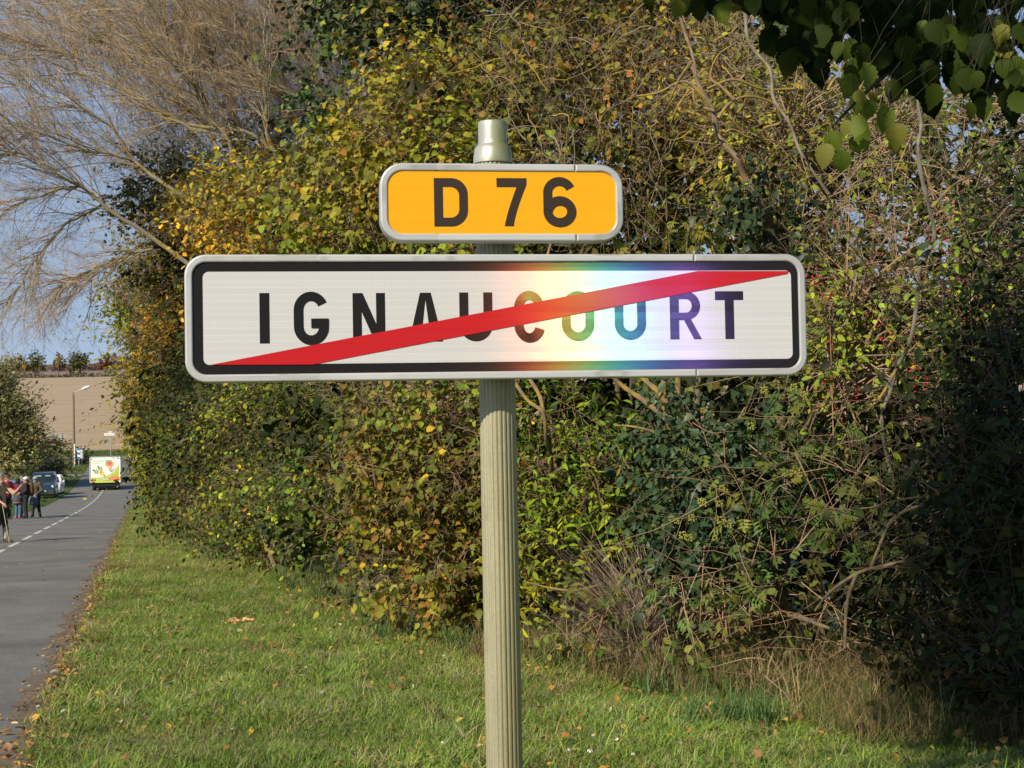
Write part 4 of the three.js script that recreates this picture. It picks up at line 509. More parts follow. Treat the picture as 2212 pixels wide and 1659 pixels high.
// ---------------------------------------------------------------- the tree that overhangs and shades the right edge
{
  const base = V(3.6, ground(3.6, 0.6) - 0.05, -0.4), g = thing('lime_tree', 'broad leaved tree whose dark branches hang into the upper right corner', 'tree', base), r = rng(91);
  const w = (...a) => ({ w: a });
  const limb = (list) => part('limb', new Tubes().add(new THREE.CatmullRomCurve3(list.map((l) => V(l[0], l[1], l[2]))).getPoints(16), range(0, 16, 1).map((k) => lerp(list[0][3], list[list.length - 1][3], k / 16)), 7, [0.12, 0.09, 0.06], [0.16, 0.13, 0.06]).geo(g.position), barkMat, g);
  part('trunk', new Tubes().add([[3.6, -0.1, -0.4], [3.58, 1, -0.42], [3.5, 2.4, -0.5], [3.3, 4, -0.8], [3, 6, -1.2], [2.8, 8, -1.4]].map((p) => V(...p)), [0.24, 0.19, 0.17, 0.15, 0.11, 0.05], 12, [0.16, 0.13, 0.09], [0.2, 0.17, 0.1]).geo(g.position), barkMat, g);
  limb([[3.45, 2.9, -0.6, 0.09], [2.6, 3.7, -2.2, 0.07], [1.7, 3.9, -4, 0.05], [0.7, 4.1, -5.4, 0.02]]);
  limb([[3.2, 4.6, -0.9, 0.08], [2, 5.4, -2.8, 0.06], [0.9, 5.6, -4.6, 0.02]]);
  limb([[3.45, 3.1, -0.6, 0.06], [2.6, 3.5, -3, 0.045], [1.8, 3.35, -4.6, 0.025], [1.2, 2.95, -4.9, 0.012]]);
  const pal = [W(0.05, 0.075, 0.014, 4), W(0.09, 0.12, 0.02, 2), W(0.2, 0.18, 0.03, 0.4)];
  foliage(g, { seed: 92, geo: LEAF.lime, size: [0.085, 0.125], k: 3.6, per: 5, twig: 0.35, twigShare: 0.06, solid: true, shell: 0.6, shoots: 0, hang: 0.8, up: 0.5, mat: M.leaf, pal, twigThick: 1.6, twigCol: [0.1, 0.07, 0.045],
    clumps: [w(1.0, 5.2, -5.2, 1.5, 1.5, 1.2), w(2.0, 4.7, -4.4, 1.4, 1.3, 1.3), w(0.5, 6.6, -4.6, 1.3, 1.2, 1.3), w(1.6, 6.6, -3.2, 1.6, 1.4, 1.6), w(3, 5.4, -2.6, 1.6, 1.6, 1.6), w(3, 7, -1, 2, 1.6, 2), w(1.3, 4.15, -5.6, 0.9, 0.6, 0.8), w(2.4, 3.9, -5.2, 0.9, 0.6, 0.8), w(3.6, 4.2, -4.0, 1, 0.9, 1.2), w(-1.9, 5.7, -2.2, 1, 1.2, 1), w(-0.6, 5.3, -2.4, 1.2, 1.1, 1), w(-1.6, 7.2, -2, 1.4, 1.2, 1.2), w(0.2, 6.5, -2.6, 1.3, 1.2, 1.2), w(0.25, 4.15, -2.9, 0.75, 0.4, 0.5), w(0.95, 3.8, -3.5, 0.55, 0.35, 0.4), w(-0.2, 4.45, -2.7, 0.5, 0.4, 0.5), w(0.8, 4.3, -3.3, 0.7, 0.6, 0.6), w(-0.9, 4.7, -3.2, 0.7, 0.5, 0.6), w(1.6, 4.2, -3, 0.8, 0.7, 0.8)] });
  // the low branch ends that reach into the frame: every leaf a part
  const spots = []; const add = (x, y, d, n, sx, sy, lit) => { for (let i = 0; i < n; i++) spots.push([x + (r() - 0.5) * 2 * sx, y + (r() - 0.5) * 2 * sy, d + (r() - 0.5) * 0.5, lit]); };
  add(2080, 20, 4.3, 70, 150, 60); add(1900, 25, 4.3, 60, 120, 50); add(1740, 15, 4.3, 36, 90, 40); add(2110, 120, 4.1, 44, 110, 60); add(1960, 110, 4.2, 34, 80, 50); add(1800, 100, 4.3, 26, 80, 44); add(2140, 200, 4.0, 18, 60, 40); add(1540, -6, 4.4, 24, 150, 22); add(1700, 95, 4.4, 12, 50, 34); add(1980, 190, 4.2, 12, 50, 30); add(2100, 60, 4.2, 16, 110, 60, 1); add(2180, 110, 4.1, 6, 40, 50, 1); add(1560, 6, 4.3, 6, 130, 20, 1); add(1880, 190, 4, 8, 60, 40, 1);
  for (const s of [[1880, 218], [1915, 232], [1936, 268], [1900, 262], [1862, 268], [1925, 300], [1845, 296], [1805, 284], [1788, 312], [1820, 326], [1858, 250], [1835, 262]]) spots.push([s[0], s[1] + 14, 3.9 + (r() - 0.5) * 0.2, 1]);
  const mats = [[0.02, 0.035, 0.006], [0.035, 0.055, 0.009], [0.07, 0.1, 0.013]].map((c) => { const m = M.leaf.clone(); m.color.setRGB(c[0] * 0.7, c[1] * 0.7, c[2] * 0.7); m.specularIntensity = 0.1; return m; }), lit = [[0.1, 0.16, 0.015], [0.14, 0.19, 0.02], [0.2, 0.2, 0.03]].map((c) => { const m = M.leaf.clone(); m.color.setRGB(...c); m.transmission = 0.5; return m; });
  const T = new Tubes();
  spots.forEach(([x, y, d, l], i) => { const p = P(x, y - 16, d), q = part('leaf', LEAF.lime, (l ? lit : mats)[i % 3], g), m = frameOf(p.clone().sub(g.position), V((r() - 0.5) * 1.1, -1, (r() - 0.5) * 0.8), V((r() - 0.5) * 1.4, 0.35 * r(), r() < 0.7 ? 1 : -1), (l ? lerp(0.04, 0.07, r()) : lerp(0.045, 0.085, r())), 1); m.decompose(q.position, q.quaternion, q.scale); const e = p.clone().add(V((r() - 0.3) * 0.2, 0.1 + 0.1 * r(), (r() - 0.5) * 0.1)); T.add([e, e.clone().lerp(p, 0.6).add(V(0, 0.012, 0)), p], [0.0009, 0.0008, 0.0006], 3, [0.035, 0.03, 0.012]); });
  for (const ln of [[[2212, 60, 4.2, 0.012], [2080, 90, 4.2, 0.01], [1943, 140, 4.1, 0.008], [1870, 200, 4, 0.006], [1800, 270, 3.95, 0.003]], [[2260, 0, 4.2, 0.012], [2160, 140, 4.1, 0.008], [2130, 240, 4, 0.003]], [[2240, -40, 4.3, 0.014], [2000, 10, 4.3, 0.01], [1780, 30, 4.3, 0.006], [1560, 0, 4.4, 0.003]], [[1943, 140, 4.1, 0.006], [1920, 200, 4, 0.004], [1930, 260, 3.95, 0.002]]]) T.add(new THREE.CatmullRomCurve3(ln.map(([x, y, d]) => P(x, y, d))).getPoints(12), range(0, 12, 1).map((k) => lerp(ln[0][3], ln[ln.length - 1][3], k / 12)), 5, [0.05, 0.038, 0.026]);
  part('twigs', T.geo(g.position), twigMat, g).userData.kind = 'stuff';
}

// ---------------------------------------------------------------- mown verge: grass blades, dry grass, fallen leaves, flowers
const HEDGE = [[3, 3.6], [6, 3.3], [8.5, 2.9], [10.2, 2.4], [13.2, 0.1], [20, -2.15], [31, -5.7], [55, -11.9], [88, -20.5], [115, -28]];
const hedgeX = (d) => { for (let i = 1; i < HEDGE.length; i++) if (d <= HEDGE[i][0]) { const [a, xa] = HEDGE[i - 1], [b, xb] = HEDGE[i]; return xa + (xb - xa) * (d - a) / (b - a); } return -0.2425 * d; };
{
  const r = rng(101);
  const tuft = (n, h, spread, wd, bend, seed) => { const q = rng(seed), pos = [], idx = []; for (let i = 0; i < n; i++) { const a = q() * 6.283, b = q() * 6.283, R = spread * Math.sqrt(q()), x = Math.cos(a) * R, z = Math.sin(a) * R, H = h * (0.5 + 0.7 * q()), w = wd * (0.6 + 0.6 * q()), k = bend * (0.3 + q()), o = pos.length / 3, lx = Math.cos(b) * k * H, lz = Math.sin(b) * k * H, sx = -Math.sin(b) * w, sz = Math.cos(b) * w; pos.push(x - sx, 0, z - sz, x + sx, 0, z + sz, x - sx * 0.8 + lx * 0.35, H * 0.55, z - sz * 0.8 + lz * 0.35, x + sx * 0.8 + lx * 0.35, H * 0.55, z + sz * 0.8 + lz * 0.35, x + lx, H * 0.95, z + lz); idx.push(o, o + 1, o + 3, o, o + 3, o + 2, o + 2, o + 3, o + 4); } const g = new THREE.BufferGeometry(); g.setAttribute('position', new THREE.Float32BufferAttribute(pos, 3)); g.setIndex(idx); g.computeVertexNormals(); return g; };
  const bladeMat = leafMat(0.5, 0.3), put = (x, z, s, turn, sy = 1) => new THREE.Matrix4().compose(V(x, ground(x, z) - 0.004, z), new THREE.Quaternion().setFromEuler(new THREE.Euler((r() - 0.5) * 0.7, turn, (r() - 0.5) * 0.7)), V(s, s * sy, s));
  const A = [], B = [], C = [], D = [];
  const greens = [W(0.18, 0.27, 0.04, 3), W(0.23, 0.31, 0.055, 3), W(0.12, 0.2, 0.03, 2), W(0.3, 0.26, 0.12, 1.4), W(0.38, 0.29, 0.17, 1)];
  for (let i = 0; i < 52000; i++) { const d = 4 * Math.pow(20, Math.pow(r(), 0.85)), x = lerp(roadRight(d) + 0.06, hedgeX(d) + 0.9, r()); const pn = vnoise(x * 1.3, d * 1.3), pn3 = 0.72 + 0.75 * fbm(x * 2.2, d * 2.2, 4096, 3) * (0.6 + 0.8 * vnoise(x * 0.7 + 9, d * 0.7)), pn2 = vnoise(x * 0.45 + 40, d * 0.45); const c = pick(greens, r), dry = smooth(0.55, 0.8, pn2) * 0.5; A.push({ m: put(x, -d, lerp(0.7, 1.25, r()) * (0.7 + 0.6 * pn) * (1 + d * 0.01), r() * 6.3), c: mix3(hsvJit(c, r, 0.7), [0.34, 0.25, 0.11], dry * r()).map((v) => v * pn3) }); }
  instanced('grass', tuft(18, 0.048, 0.08, 0.0024, 1.5, 7), bladeMat, A, scene); tag(scene.children.at(-1), 'short mown green grass on the verge between road and hedge', 'grass', null, 'stuff');
  for (let i = 0; i < 1500; i++) { const d = lerp(8, 60, r() * r()), x = hedgeX(d) - 0.5 + 1.3 * r(); if (vnoise(x * 1.5 + 7, d * 0.8) < 0.45) continue; B.push({ m: put(x, -d, lerp(0.7, 1.5, r()), r() * 6.3), c: hsvJit(pick([W(0.08, 0.14, 0.03, 3), W(0.13, 0.19, 0.05, 2), W(0.28, 0.24, 0.11, 1)], r), r, 0.4) }); }
  for (const [x, y, n] of [[860, 1370, 30], [830, 1345, 16], [1560, 1560, 26], [1460, 1500, 16]]) { const dd = 9600 / (y * 1.80832 - 1841), c = at(x, dd); for (let i = 0; i < n; i++) B.push({ m: put(c.x + (r() - 0.5) * 0.6, c.z + (r() - 0.5) * 0.6, lerp(0.8, 1.5, r()), r() * 6.3), c: hsvJit([0.11, 0.19, 0.06], r, 0.4) }); }
  instanced('tall_grass', tuft(14, 0.2, 0.06, 0.003, 0.8, 8), bladeMat, B, scene); tag(scene.children.at(-1), 'longer green grass tufts along the foot of the hedge', 'grass', null, 'stuff');
  for (let i = 0; i < 1900; i++) { const d = lerp(8.7, 13.6, r()), x = hedgeX(d) - 0.75 + 1.7 * Math.pow(r(), 0.8) + (vnoise(d * 2, 5) - 0.5) * 0.7; if (d > 12.2 && r() < 0.6) continue; C.push({ m: put(x, -d, lerp(0.5, 1.25, r()) * (0.6 + 0.8 * vnoise(x * 2, d * 2)), r() * 6.3), c: hsvJit(pick([W(0.34, 0.25, 0.12, 3), W(0.24, 0.16, 0.08, 2), W(0.13, 0.16, 0.04, 2.6), W(0.42, 0.33, 0.18, 0.5)], r), r, 0.4) }); }
  for (let i = 0; i < 130; i++) { const c = at(1392 + (r() - 0.5) * 90, 11.6 + r() * 0.6); C.push({ m: put(c.x, c.z, lerp(1.6, 3.1, r()), r() * 6.3), c: hsvJit([0.36, 0.27, 0.2], r, 0.4) }); }
  instanced('dry_grass', tuft(11, 0.34, 0.07, 0.0024, 1.0, 9), leafMat(0.7, 0.2), C, scene); tag(scene.children.at(-1), 'straw coloured dry grass below the undergrowth at lower right', 'dry grass', null, 'stuff');
  const cols = [W(0.42, 0.2, 0.045, 3), W(0.5, 0.32, 0.06, 2.4), W(0.3, 0.17, 0.08, 3), W(0.5, 0.42, 0.3, 1), W(0.2, 0.11, 0.06, 2)];
  for (let i = 0; i < 11000; i++) { let d = 5 * Math.pow(14, Math.pow(r(), 0.8)), x; const k = r(); if (k < 0.2) x = roadRight(d) + (r() + r() - 0.95) * 0.28; else if (k < 0.62) x = hedgeX(d) - 1.6 * r() * r() + 0.3; else x = lerp(roadRight(d), hedgeX(d), r()); if (k >= 0.2 && vnoise(x * 0.9 + 3, d * 0.6) < 0.4 && r() < 0.7) continue; const onRoad = x < roadRight(d); const y = ground(x, -d) + (onRoad ? 0.012 : 0.03 + 0.035 * r()); D.push({ m: frameOf(V(x, y, -d), V(r() - 0.5, (r() - 0.5) * 0.5, r() - 0.5), V((r() - 0.5) * 0.9, 1, (r() - 0.5) * 0.9), lerp(0.03, 0.075, r() * r()), 1), c: hsvJit(pick(cols, r), r, 0.7) }); }
  for (let i = 0; i < 120; i++) { const d = lerp(14, 90, r()), x = lerp(roadLeft(d), roadRight(d), r()); D.push({ m: frameOf(V(x, ground(x, -d) + 0.014, -d), V(r() - 0.5, 0, r() - 0.5), V((r() - 0.5) * 0.5, 1, (r() - 0.5) * 0.5), lerp(0.04, 0.09, r()), 1), c: hsvJit(pick(cols, r), r, 0.5) }); }
  instanced('fallen_leaves', LEAF.hazel, M.dry, D, scene); tag(scene.children.at(-1), 'brown and yellow fallen leaves scattered on the verge and road edge', 'fallen leaves', null, 'stuff');
  // low broad weeds in the turf
  const E = []; for (let i = 0; i < 14000; i++) { const d = 5 * Math.pow(5, Math.pow(r(), 0.8)), x = lerp(roadRight(d) + 0.1, hedgeX(d), r()); if (vnoise(x * 0.8 + 60, d * 0.8) < 0.5) continue; E.push({ m: frameOf(V(x, ground(x, -d) + 0.02 + 0.03 * r(), -d), V(r() - 0.5, 0.25, r() - 0.5), V(r() - 0.5, 1.2, r() - 0.5), lerp(0.015, 0.035, r()), 1), c: hsvJit([0.12, 0.2, 0.03], r, 0.8) }); }
  instanced('weeds', LEAF.oval, M.leaf, E, scene); tag(scene.children.at(-1), 'small round leaved weeds among the mown grass', 'weeds', null, 'stuff');
  // daisies and other white specks in the turf
  const petals = []; for (let i = 0; i < 14; i++) petals.push(new THREE.BoxGeometry(0.004, 0.0012, 0.012).translate(0, 0, 0.01).rotateX(0.25).rotateY(i / 14 * 6.283)); const pet = mergeGeometries(petals), white = std(0.85, 0.85, 0.83, 0.6), yolk = std(0.6, 0.4, 0.03, 0.7), stalk = std(0.08, 0.14, 0.03, 0.7);
  let proto;
  const where = ['just left of the post foot', 'just right of the post foot', 'right of the post, second from it', 'right of the post, third from it', 'right of the post, farthest from it', 'farther up, left of the post', 'far up the verge near the hedge'];
  for (const [k, [x, y]] of [[945, 1608], [1215, 1632], [1260, 1640], [1317, 1612], [1352, 1642], [950, 1420], [640, 1232]].entries()) {
    const d = 9600 / (y * 1.80832 - 1841), p = at(x, d); let o;
    if (!proto) { o = proto = thing('daisy', 'small white daisy in the mown grass near the bottom of the picture', 'flower', p, 0, 'daisies in the verge'); part('petals', pet, white, o).position.y = 0.07; part('centre', new THREE.SphereGeometry(0.005, 8, 6).scale(1, 0.6, 1).translate(0, 0.072, 0), yolk, o); part('stalk', new THREE.CylinderGeometry(0.0012, 0.0015, 0.07, 5).translate(0, 0.035, 0), stalk, o); }
    else { o = proto.clone(); o.name = numbered('daisy'); scene.add(o); }
    o.position.set(p.x, ground(p.x, p.z), p.z); o.userData = { ...o.userData, label: 'small white daisy in the mown grass ' + where[k] }; o.rotation.set(0.5, r() * 6, 0); o.scale.setScalar(0.6 + 0.4 * r());
  }
  // a clump of toadstools
  const c0 = at(510, 9600 / (1352 * 1.80832 - 1868)); c0.y += 0.05; const mg = thing('mushroom_clump', 'clump of small orange brown toadstools in the middle of the verge', 'mushrooms', c0);
  const capG = new THREE.LatheGeometry([[0.003, 0.036], [0.016, 0.034], [0.026, 0.037], [0.027, 0.041], [0.02, 0.05], [0.01, 0.054], [0, 0.055]].map((q) => new THREE.Vector2(...q)), 14), stG = new THREE.CylinderGeometry(0.004, 0.006, 0.04, 8).translate(0, 0.018, 0), cm = [[0.5, 0.28, 0.1], [0.58, 0.38, 0.17], [0.4, 0.2, 0.07]].map((c) => std(...c, 0.6)), sm = std(0.5, 0.42, 0.3, 0.8);
  for (let i = 0; i < 16; i++) { const a = r() * 6.3, q = Math.sqrt(r()), m = part('mushroom', stG, sm, mg); m.position.set(Math.cos(a) * q * 0.17, 0, Math.sin(a) * q * 0.12); m.rotation.set((r() - 0.5) * 0.5, 0, (r() - 0.5) * 0.5); m.scale.setScalar(0.8 + 0.7 * r()); part('cap', capG, cm[i % 3], m); }
}

// ---------------------------------------------------------------- beyond: bushes on the left, field edge trees, far wood
const onG = (px, d) => { const p = Q(px, 1850, d); p.y = ground(p.x, p.z); return p; };
const atG = (px, d) => { const p = onG(px, d); p.y -= 0.05; return p; };
function farBush(name, label, category, px, d, opts, group) {
  const g = thing(name, label, category, atG(px, d), 0, group), T = new Tubes(), r = rng(opts.seed + 500);
  for (const c of opts.clumps) { const p = P(c[0], c[1], c[2] + c[5]), s = g.position.clone().add(V((r() - 0.5) * 0.6, 0, 0)); T.add([s, s.clone().lerp(p, 0.6).add(V((r() - 0.5) * 0.5, 0.3, 0)), p], [0.14, 0.09, 0.03].map((v) => v * (opts.stem ?? 1)), 5, [0.2, 0.16, 0.11]); }
  part('trunk', T.geo(g.position), barkMat, g); foliage(g, { solid: true, ...opts }); return g;
}
farBush('willow', 'big silvery willow at the left edge beyond the parked cars', 'willow', 20, 128, { seed: 201, geo: LEAF.far, size: [0.28, 0.42], k: 8, per: 4, twig: 1.1, rise: 0.6, twigShare: 0.25, twigThick: 3, pal: [W(0.2, 0.21, 0.13, 3), W(0.12, 0.13, 0.06, 3), W(0.28, 0.28, 0.2, 1.4), W(0.18, 0.13, 0.06, 1)], clumps: [[-4, 845, 126, 36, 50, 2], [36, 900, 126, 34, 54, 2], [12, 940, 124, 54, 60, 2], [60, 955, 125, 32, 46, 1.6], [4, 800, 127, 14, 22, 1], [-50, 880, 126, 60, 80, 2], [22, 985, 123, 66, 40, 1.8]] });
farBush('bush', 'low brown leaved bush to the right of the willow, behind the white car', 'bush', 235, 132, { seed: 202, geo: LEAF.far, size: [0.22, 0.32], k: 6, per: 4, twig: 0.8, twigShare: 0.4, twigThick: 2.5, pal: [W(0.15, 0.13, 0.07, 3), W(0.1, 0.1, 0.04, 2), W(0.22, 0.18, 0.1, 1)], clumps: [[112, 1022, 130, 24, 24, 1.4], [138, 1004, 142, 18, 18, 1.2], [104, 1006, 134, 26, 20, 1.4], [92, 1034, 128, 26, 20, 1.2]] });
farBush('bush', 'dark green bush around the grey cabinet near the junction', 'bush', 325, 166, { seed: 203, geo: LEAF.far, size: [0.25, 0.35], k: 7, per: 4, twig: 0.7, pal: [W(0.035, 0.045, 0.016, 3), W(0.06, 0.07, 0.02, 1)], clumps: [[183, 985, 165, 8, 15, 0.7], [160, 1000, 163, 12, 10, 0.7], [176, 996, 164, 8, 10, 0.6]] });
farBush('bush', 'small green and rust bush below the two direction signs', 'bush', 220, 172, { seed: 204, geo: LEAF.far, size: [0.25, 0.4], k: 6, per: 4, twig: 0.7, pal: [W(0.09, 0.12, 0.03, 3), W(0.2, 0.12, 0.03, 1), W(0.06, 0.08, 0.02, 2)], clumps: [[118, 962, 172, 22, 14, 1], [140, 966, 172, 14, 12, 1], [98, 968, 171, 16, 16, 1]] });
// trees along the top of the field
const FT = [[W(0.16, 0.14, 0.03, 2), W(0.1, 0.1, 0.025, 3), W(0.28, 0.17, 0.03, 1)], [W(0.34, 0.18, 0.04, 3), W(0.24, 0.15, 0.035, 2), W(0.16, 0.13, 0.03, 1)], [W(0.07, 0.085, 0.025, 4), W(0.12, 0.12, 0.03, 2), W(0.2, 0.13, 0.03, 0.6)], [W(0.3, 0.09, 0.055, 3), W(0.2, 0.07, 0.045, 2), W(0.16, 0.13, 0.03, 1)]];
const e = (x, y) => [x / 4.424 / 1.80832, (1360 + y / 4.424) / 1.80832];
function fieldTree(label, px5, pal, clumps, seed) { farBush('field_tree', label, 'tree', px5 / 4.424, 612, { seed, geo: LEAF.far, size: [0.9, 1.4], k: 7, per: 4, twig: 1.4, twigShare: 0, pal, stem: 2.2, clumps: clumps.map(([x, y, rx, ry]) => [...e(x, y), 610, rx / 8, ry / 8, rx * 0.05 ]) }, 'trees along the top edge of the field'); }
fieldTree('slim dark tree at the left end of the field edge row, touching an orange one', 285, FT[0], [[290, 170, 40, 62], [285, 270, 56, 80]], 211);
fieldTree('orange leaved tree between two dark ones on the field edge', 400, FT[1], [[400, 210, 60, 60], [390, 290, 80, 70], [470, 320, 40, 50]], 212);
fieldTree('broad dark green tree right of the orange tree, tallest of the left three', 630, FT[2], [[610, 140, 90, 60], [640, 220, 110, 90], [630, 320, 120, 80], [560, 300, 60, 80]], 213);
fieldTree('lone conical yellow tree in the middle of the field edge', 1030, FT[1].map((c) => W(c[0] * 0.85, c[1] * 1.1, c[2], c[3])), [[1015, 140, 44, 44], [1030, 210, 80, 60], [1030, 280, 90, 56]], 214);
fieldTree('wide rounded dark green tree above the street lamp', 1360, FT[2], [[1420, 150, 90, 66], [1340, 200, 130, 90], [1420, 260, 110, 80], [1300, 280, 100, 80]], 215);
fieldTree('rusty red shrub at the right of the field edge', 1880, FT[3], [[1860, 190, 90, 60], [1980, 220, 120, 80], [1800, 260, 110, 70], [2060, 260, 80, 70], [1760, 290, 80, 50]], 216);
fieldTree('dull red shrub half hidden by the hedge on the field edge', 2300, FT[3], [[2240, 230, 90, 66], [2340, 260, 110, 80]], 217);
{
  const r = rng(221), L = []; const scrub = [W(0.14, 0.11, 0.06, 3), W(0.1, 0.1, 0.04, 2), W(0.2, 0.14, 0.06, 1)];
  for (let i = 0; i < 900; i++) { const d = 603 + r() * 14, x = lerp(-225, -110, r()); if (vnoise(x * 0.12, 3) < 0.4 && r() < 0.8) continue; const y = ground(x, -d) + r() * r() * 4.5 * vnoise(x * 0.2, 9); L.push({ m: frameOf(V(x, y, -d), V(r() - 0.5, r(), r() - 0.5), V(r() - 0.5, r() + 0.2, r() - 0.2), lerp(0.8, 1.6, r()), 1), c: hsvJit(pick(scrub, r), r, 0.5) }); }
  instanced('field_scrub', LEAF.far, M.leaf, L, scene); tag(scene.children.at(-1), 'brown scrub and brambles along the top edge of the field', 'scrub', null, 'stuff');
  const F = []; for (let i = 0; i < 9000; i++) { const d = 1120 + r() * 110, x = lerp(-520, -150, r()), y = ground(x, -d) + r() * 4; F.push({ m: frameOf(V(x, y, -d), V(r() - 0.5, r(), r() - 0.5), V(r() - 0.5, r() + 0.3, r() - 0.1), lerp(2, 3.6, r()), 1), c: hsvJit(pick([W(0.2, 0.13, 0.11, 3), W(0.15, 0.1, 0.09, 2), W(0.12, 0.1, 0.08, 2)], r), r, 0.4) }); }
  instanced('far_wood', LEAF.far, M.leaf, F, scene); tag(scene.children.at(-1), 'far mauve brown wood along the skyline', 'wood', null, 'stuff');
  // rough grass on the left verge and the junction bank
  const B = []; const tg = new THREE.ConeGeometry(0.02, 1, 3).translate(0, 0.5, 0);
  for (let i = 0; i < 26000; i++) { let d, x; if (r() < 0.6) { d = lerp(60, 172, r()); x = roadLeft(d) - 0.05 - 7 * r() * r(); if (d > 142.5 && d < 148) continue; } else { d = lerp(180, 191, r()); x = lerp(-62, -38, r()); } B.push({ m: new THREE.Matrix4().compose(V(x, ground(x, -d), -d), new THREE.Quaternion().setFromEuler(new THREE.Euler((r() - 0.5) * 1.2, 0, (r() - 0.5) * 1.2)), V(1.3, lerp(0.07, 0.16, r()) * (d > 179 ? 2.2 : 1), 1.3)), c: hsvJit(pick([W(0.14, 0.22, 0.035, 3), W(0.19, 0.26, 0.05, 2), W(0.3, 0.25, 0.1, 0.5)], r), r, 0.4) }); }
  instanced('verge_grass', tg, leafMat(0.6, 0.3), B, scene); tag(scene.children.at(-1), 'grass on the far verge left of the road and on the junction bank', 'grass', null, 'stuff');
}

// ---------------------------------------------------------------- lamp, signs and other street furniture
const galv = std(0.42, 0.43, 0.43, 0.45, { metalness: 0.5 }), woodGrey = std(0.26, 0.2, 0.14, 0.9, { map: barkTex }), whitePaint = std(0.8, 0.8, 0.78, 0.5), darkPaint = std(0.03, 0.03, 0.032, 0.6);
const cyl = (r0, r1, h, y = 0, s = 10) => new THREE.CylinderGeometry(r1, r0, h, s).translate(0, y + h / 2, 0);
const bar = (a, b, r, s = 8) => new Tubes().add([a, b], r, s).geo();
{
  const p = onG(290, 158), g = thing('street_lamp', 'wooden street lamp post with a curved arm in front of the ploughed field', 'street lamp', p);
  part('pole', cyl(0.15, 0.1, 8.1, -0.3, 12), woodGrey, g);
  part('arm', new Tubes().add(new THREE.CatmullRomCurve3([V(0.02, 7.55, 0.08), V(0.3, 7.85, 0.1), V(0.75, 8.05, 0.12), V(1.0, 8.13, 0.12)]).getPoints(10), 0.03, 8).geo(), galv, g);
  part('lamp_head', new THREE.SphereGeometry(0.5, 16, 10).scale(1, 0.3, 0.4).rotateZ(0.32).translate(1.32, 8.26, 0.12), whitePaint, g);
  part('cable_cover', cyl(0.06, 0.06, 2.3, 0.2, 8).translate(0.12, 0, 0.16), whitePaint, g);
}
function arrowSign(label, px, d, w, flip, turn) {
  const g = thing('direction_sign', label, 'direction sign', onG(px, d), turn);
  part('post', cyl(0.045, 0.045, 3.15, -0.2), galv, g);
  const s = new THREE.Shape(), h = 0.15, f = flip ? -1 : 1; s.moveTo(-0.35 * f, -h); s.lineTo((w - 0.45) * f, -h); s.lineTo((w - 0.28) * f, 0); s.lineTo((w - 0.45) * f, h); s.lineTo(-0.35 * f, h); s.closePath();
  const ex = { depth: 0.03, bevelEnabled: true, bevelSize: 0.008, bevelThickness: 0.008, bevelSegments: 2 };
  part('panel', new THREE.ExtrudeGeometry(s, ex).translate(0, 2.55, -0.1), std(0.24, 0.26, 0.26, 0.5, { metalness: 0.3 }), g); part('rim', new RoundedBoxGeometry(w - 0.15, 0.035, 0.05, 2, 0.01).translate((w / 2 - 0.4) * f, 2.4, -0.085), galv, g);
  part('upper_panel', new RoundedBoxGeometry(0.26, 0.12, 0.03, 2, 0.01).translate(0.06, 2.86, -0.085), std(0.2, 0.21, 0.21, 0.5), g);
}
arrowSign('grey backed direction sign on a thin post, left of the two', 209, 176, 1.15, true, 0.1);
arrowSign('grey backed direction sign just left of the street lamp pole', 244, 178, 0.85, false, -0.1);
// a small typeface of strokes drawn on canvases
function print(w, h, draw) { const c = document.createElement('canvas'); c.width = w; c.height = h; const x = c.getContext('2d'); draw(x, w, h); const t = new THREE.CanvasTexture(c); t.colorSpace = THREE.SRGBColorSpace; return t; }
{
  const g = thing('town_sign', 'distant white village sign with a small yellow plate above it, over the truck', 'road sign', onG(434, 180), 0.05);
  part('post', cyl(0.05, 0.05, 3.3, -0.2), galv, g);
  const t = print(512, 128, (x, w, h) => { x.fillStyle = '#e9e8e2'; x.fillRect(0, 0, w, h); x.strokeStyle = '#b33'; x.lineWidth = 6; x.strokeRect(7, 7, w - 14, h - 14); x.fillStyle = '#223a66'; x.font = 'bold 62px sans-serif'; x.textAlign = 'center'; x.fillText('AUBERCOURT', w / 2, 86, 450); });
  const b = new RoundedBoxGeometry(1.22, 0.3, 0.04, 2, 0.015); part('panel', b.translate(-0.12, 2.55, 0.07), whitePaint, g); part('panel_face', new THREE.PlaneGeometry(1.18, 0.27).translate(-0.12, 2.55, 0.093), new THREE.MeshStandardMaterial({ map: t, roughness: 0.5 }), g);
  part('number_plate', new RoundedBoxGeometry(0.5, 0.17, 0.04, 2, 0.015).translate(-0.04, 2.82, 0.07), std(0.7, 0.5, 0.12, 0.5), g); part('plate_face', new THREE.PlaneGeometry(0.42, 0.09).translate(-0.04, 2.82, 0.093), std(0.75, 0.68, 0.5, 0.5), g);
  part('post_top', cyl(0.03, 0.03, 0.16, 2.92), galv, g);
}
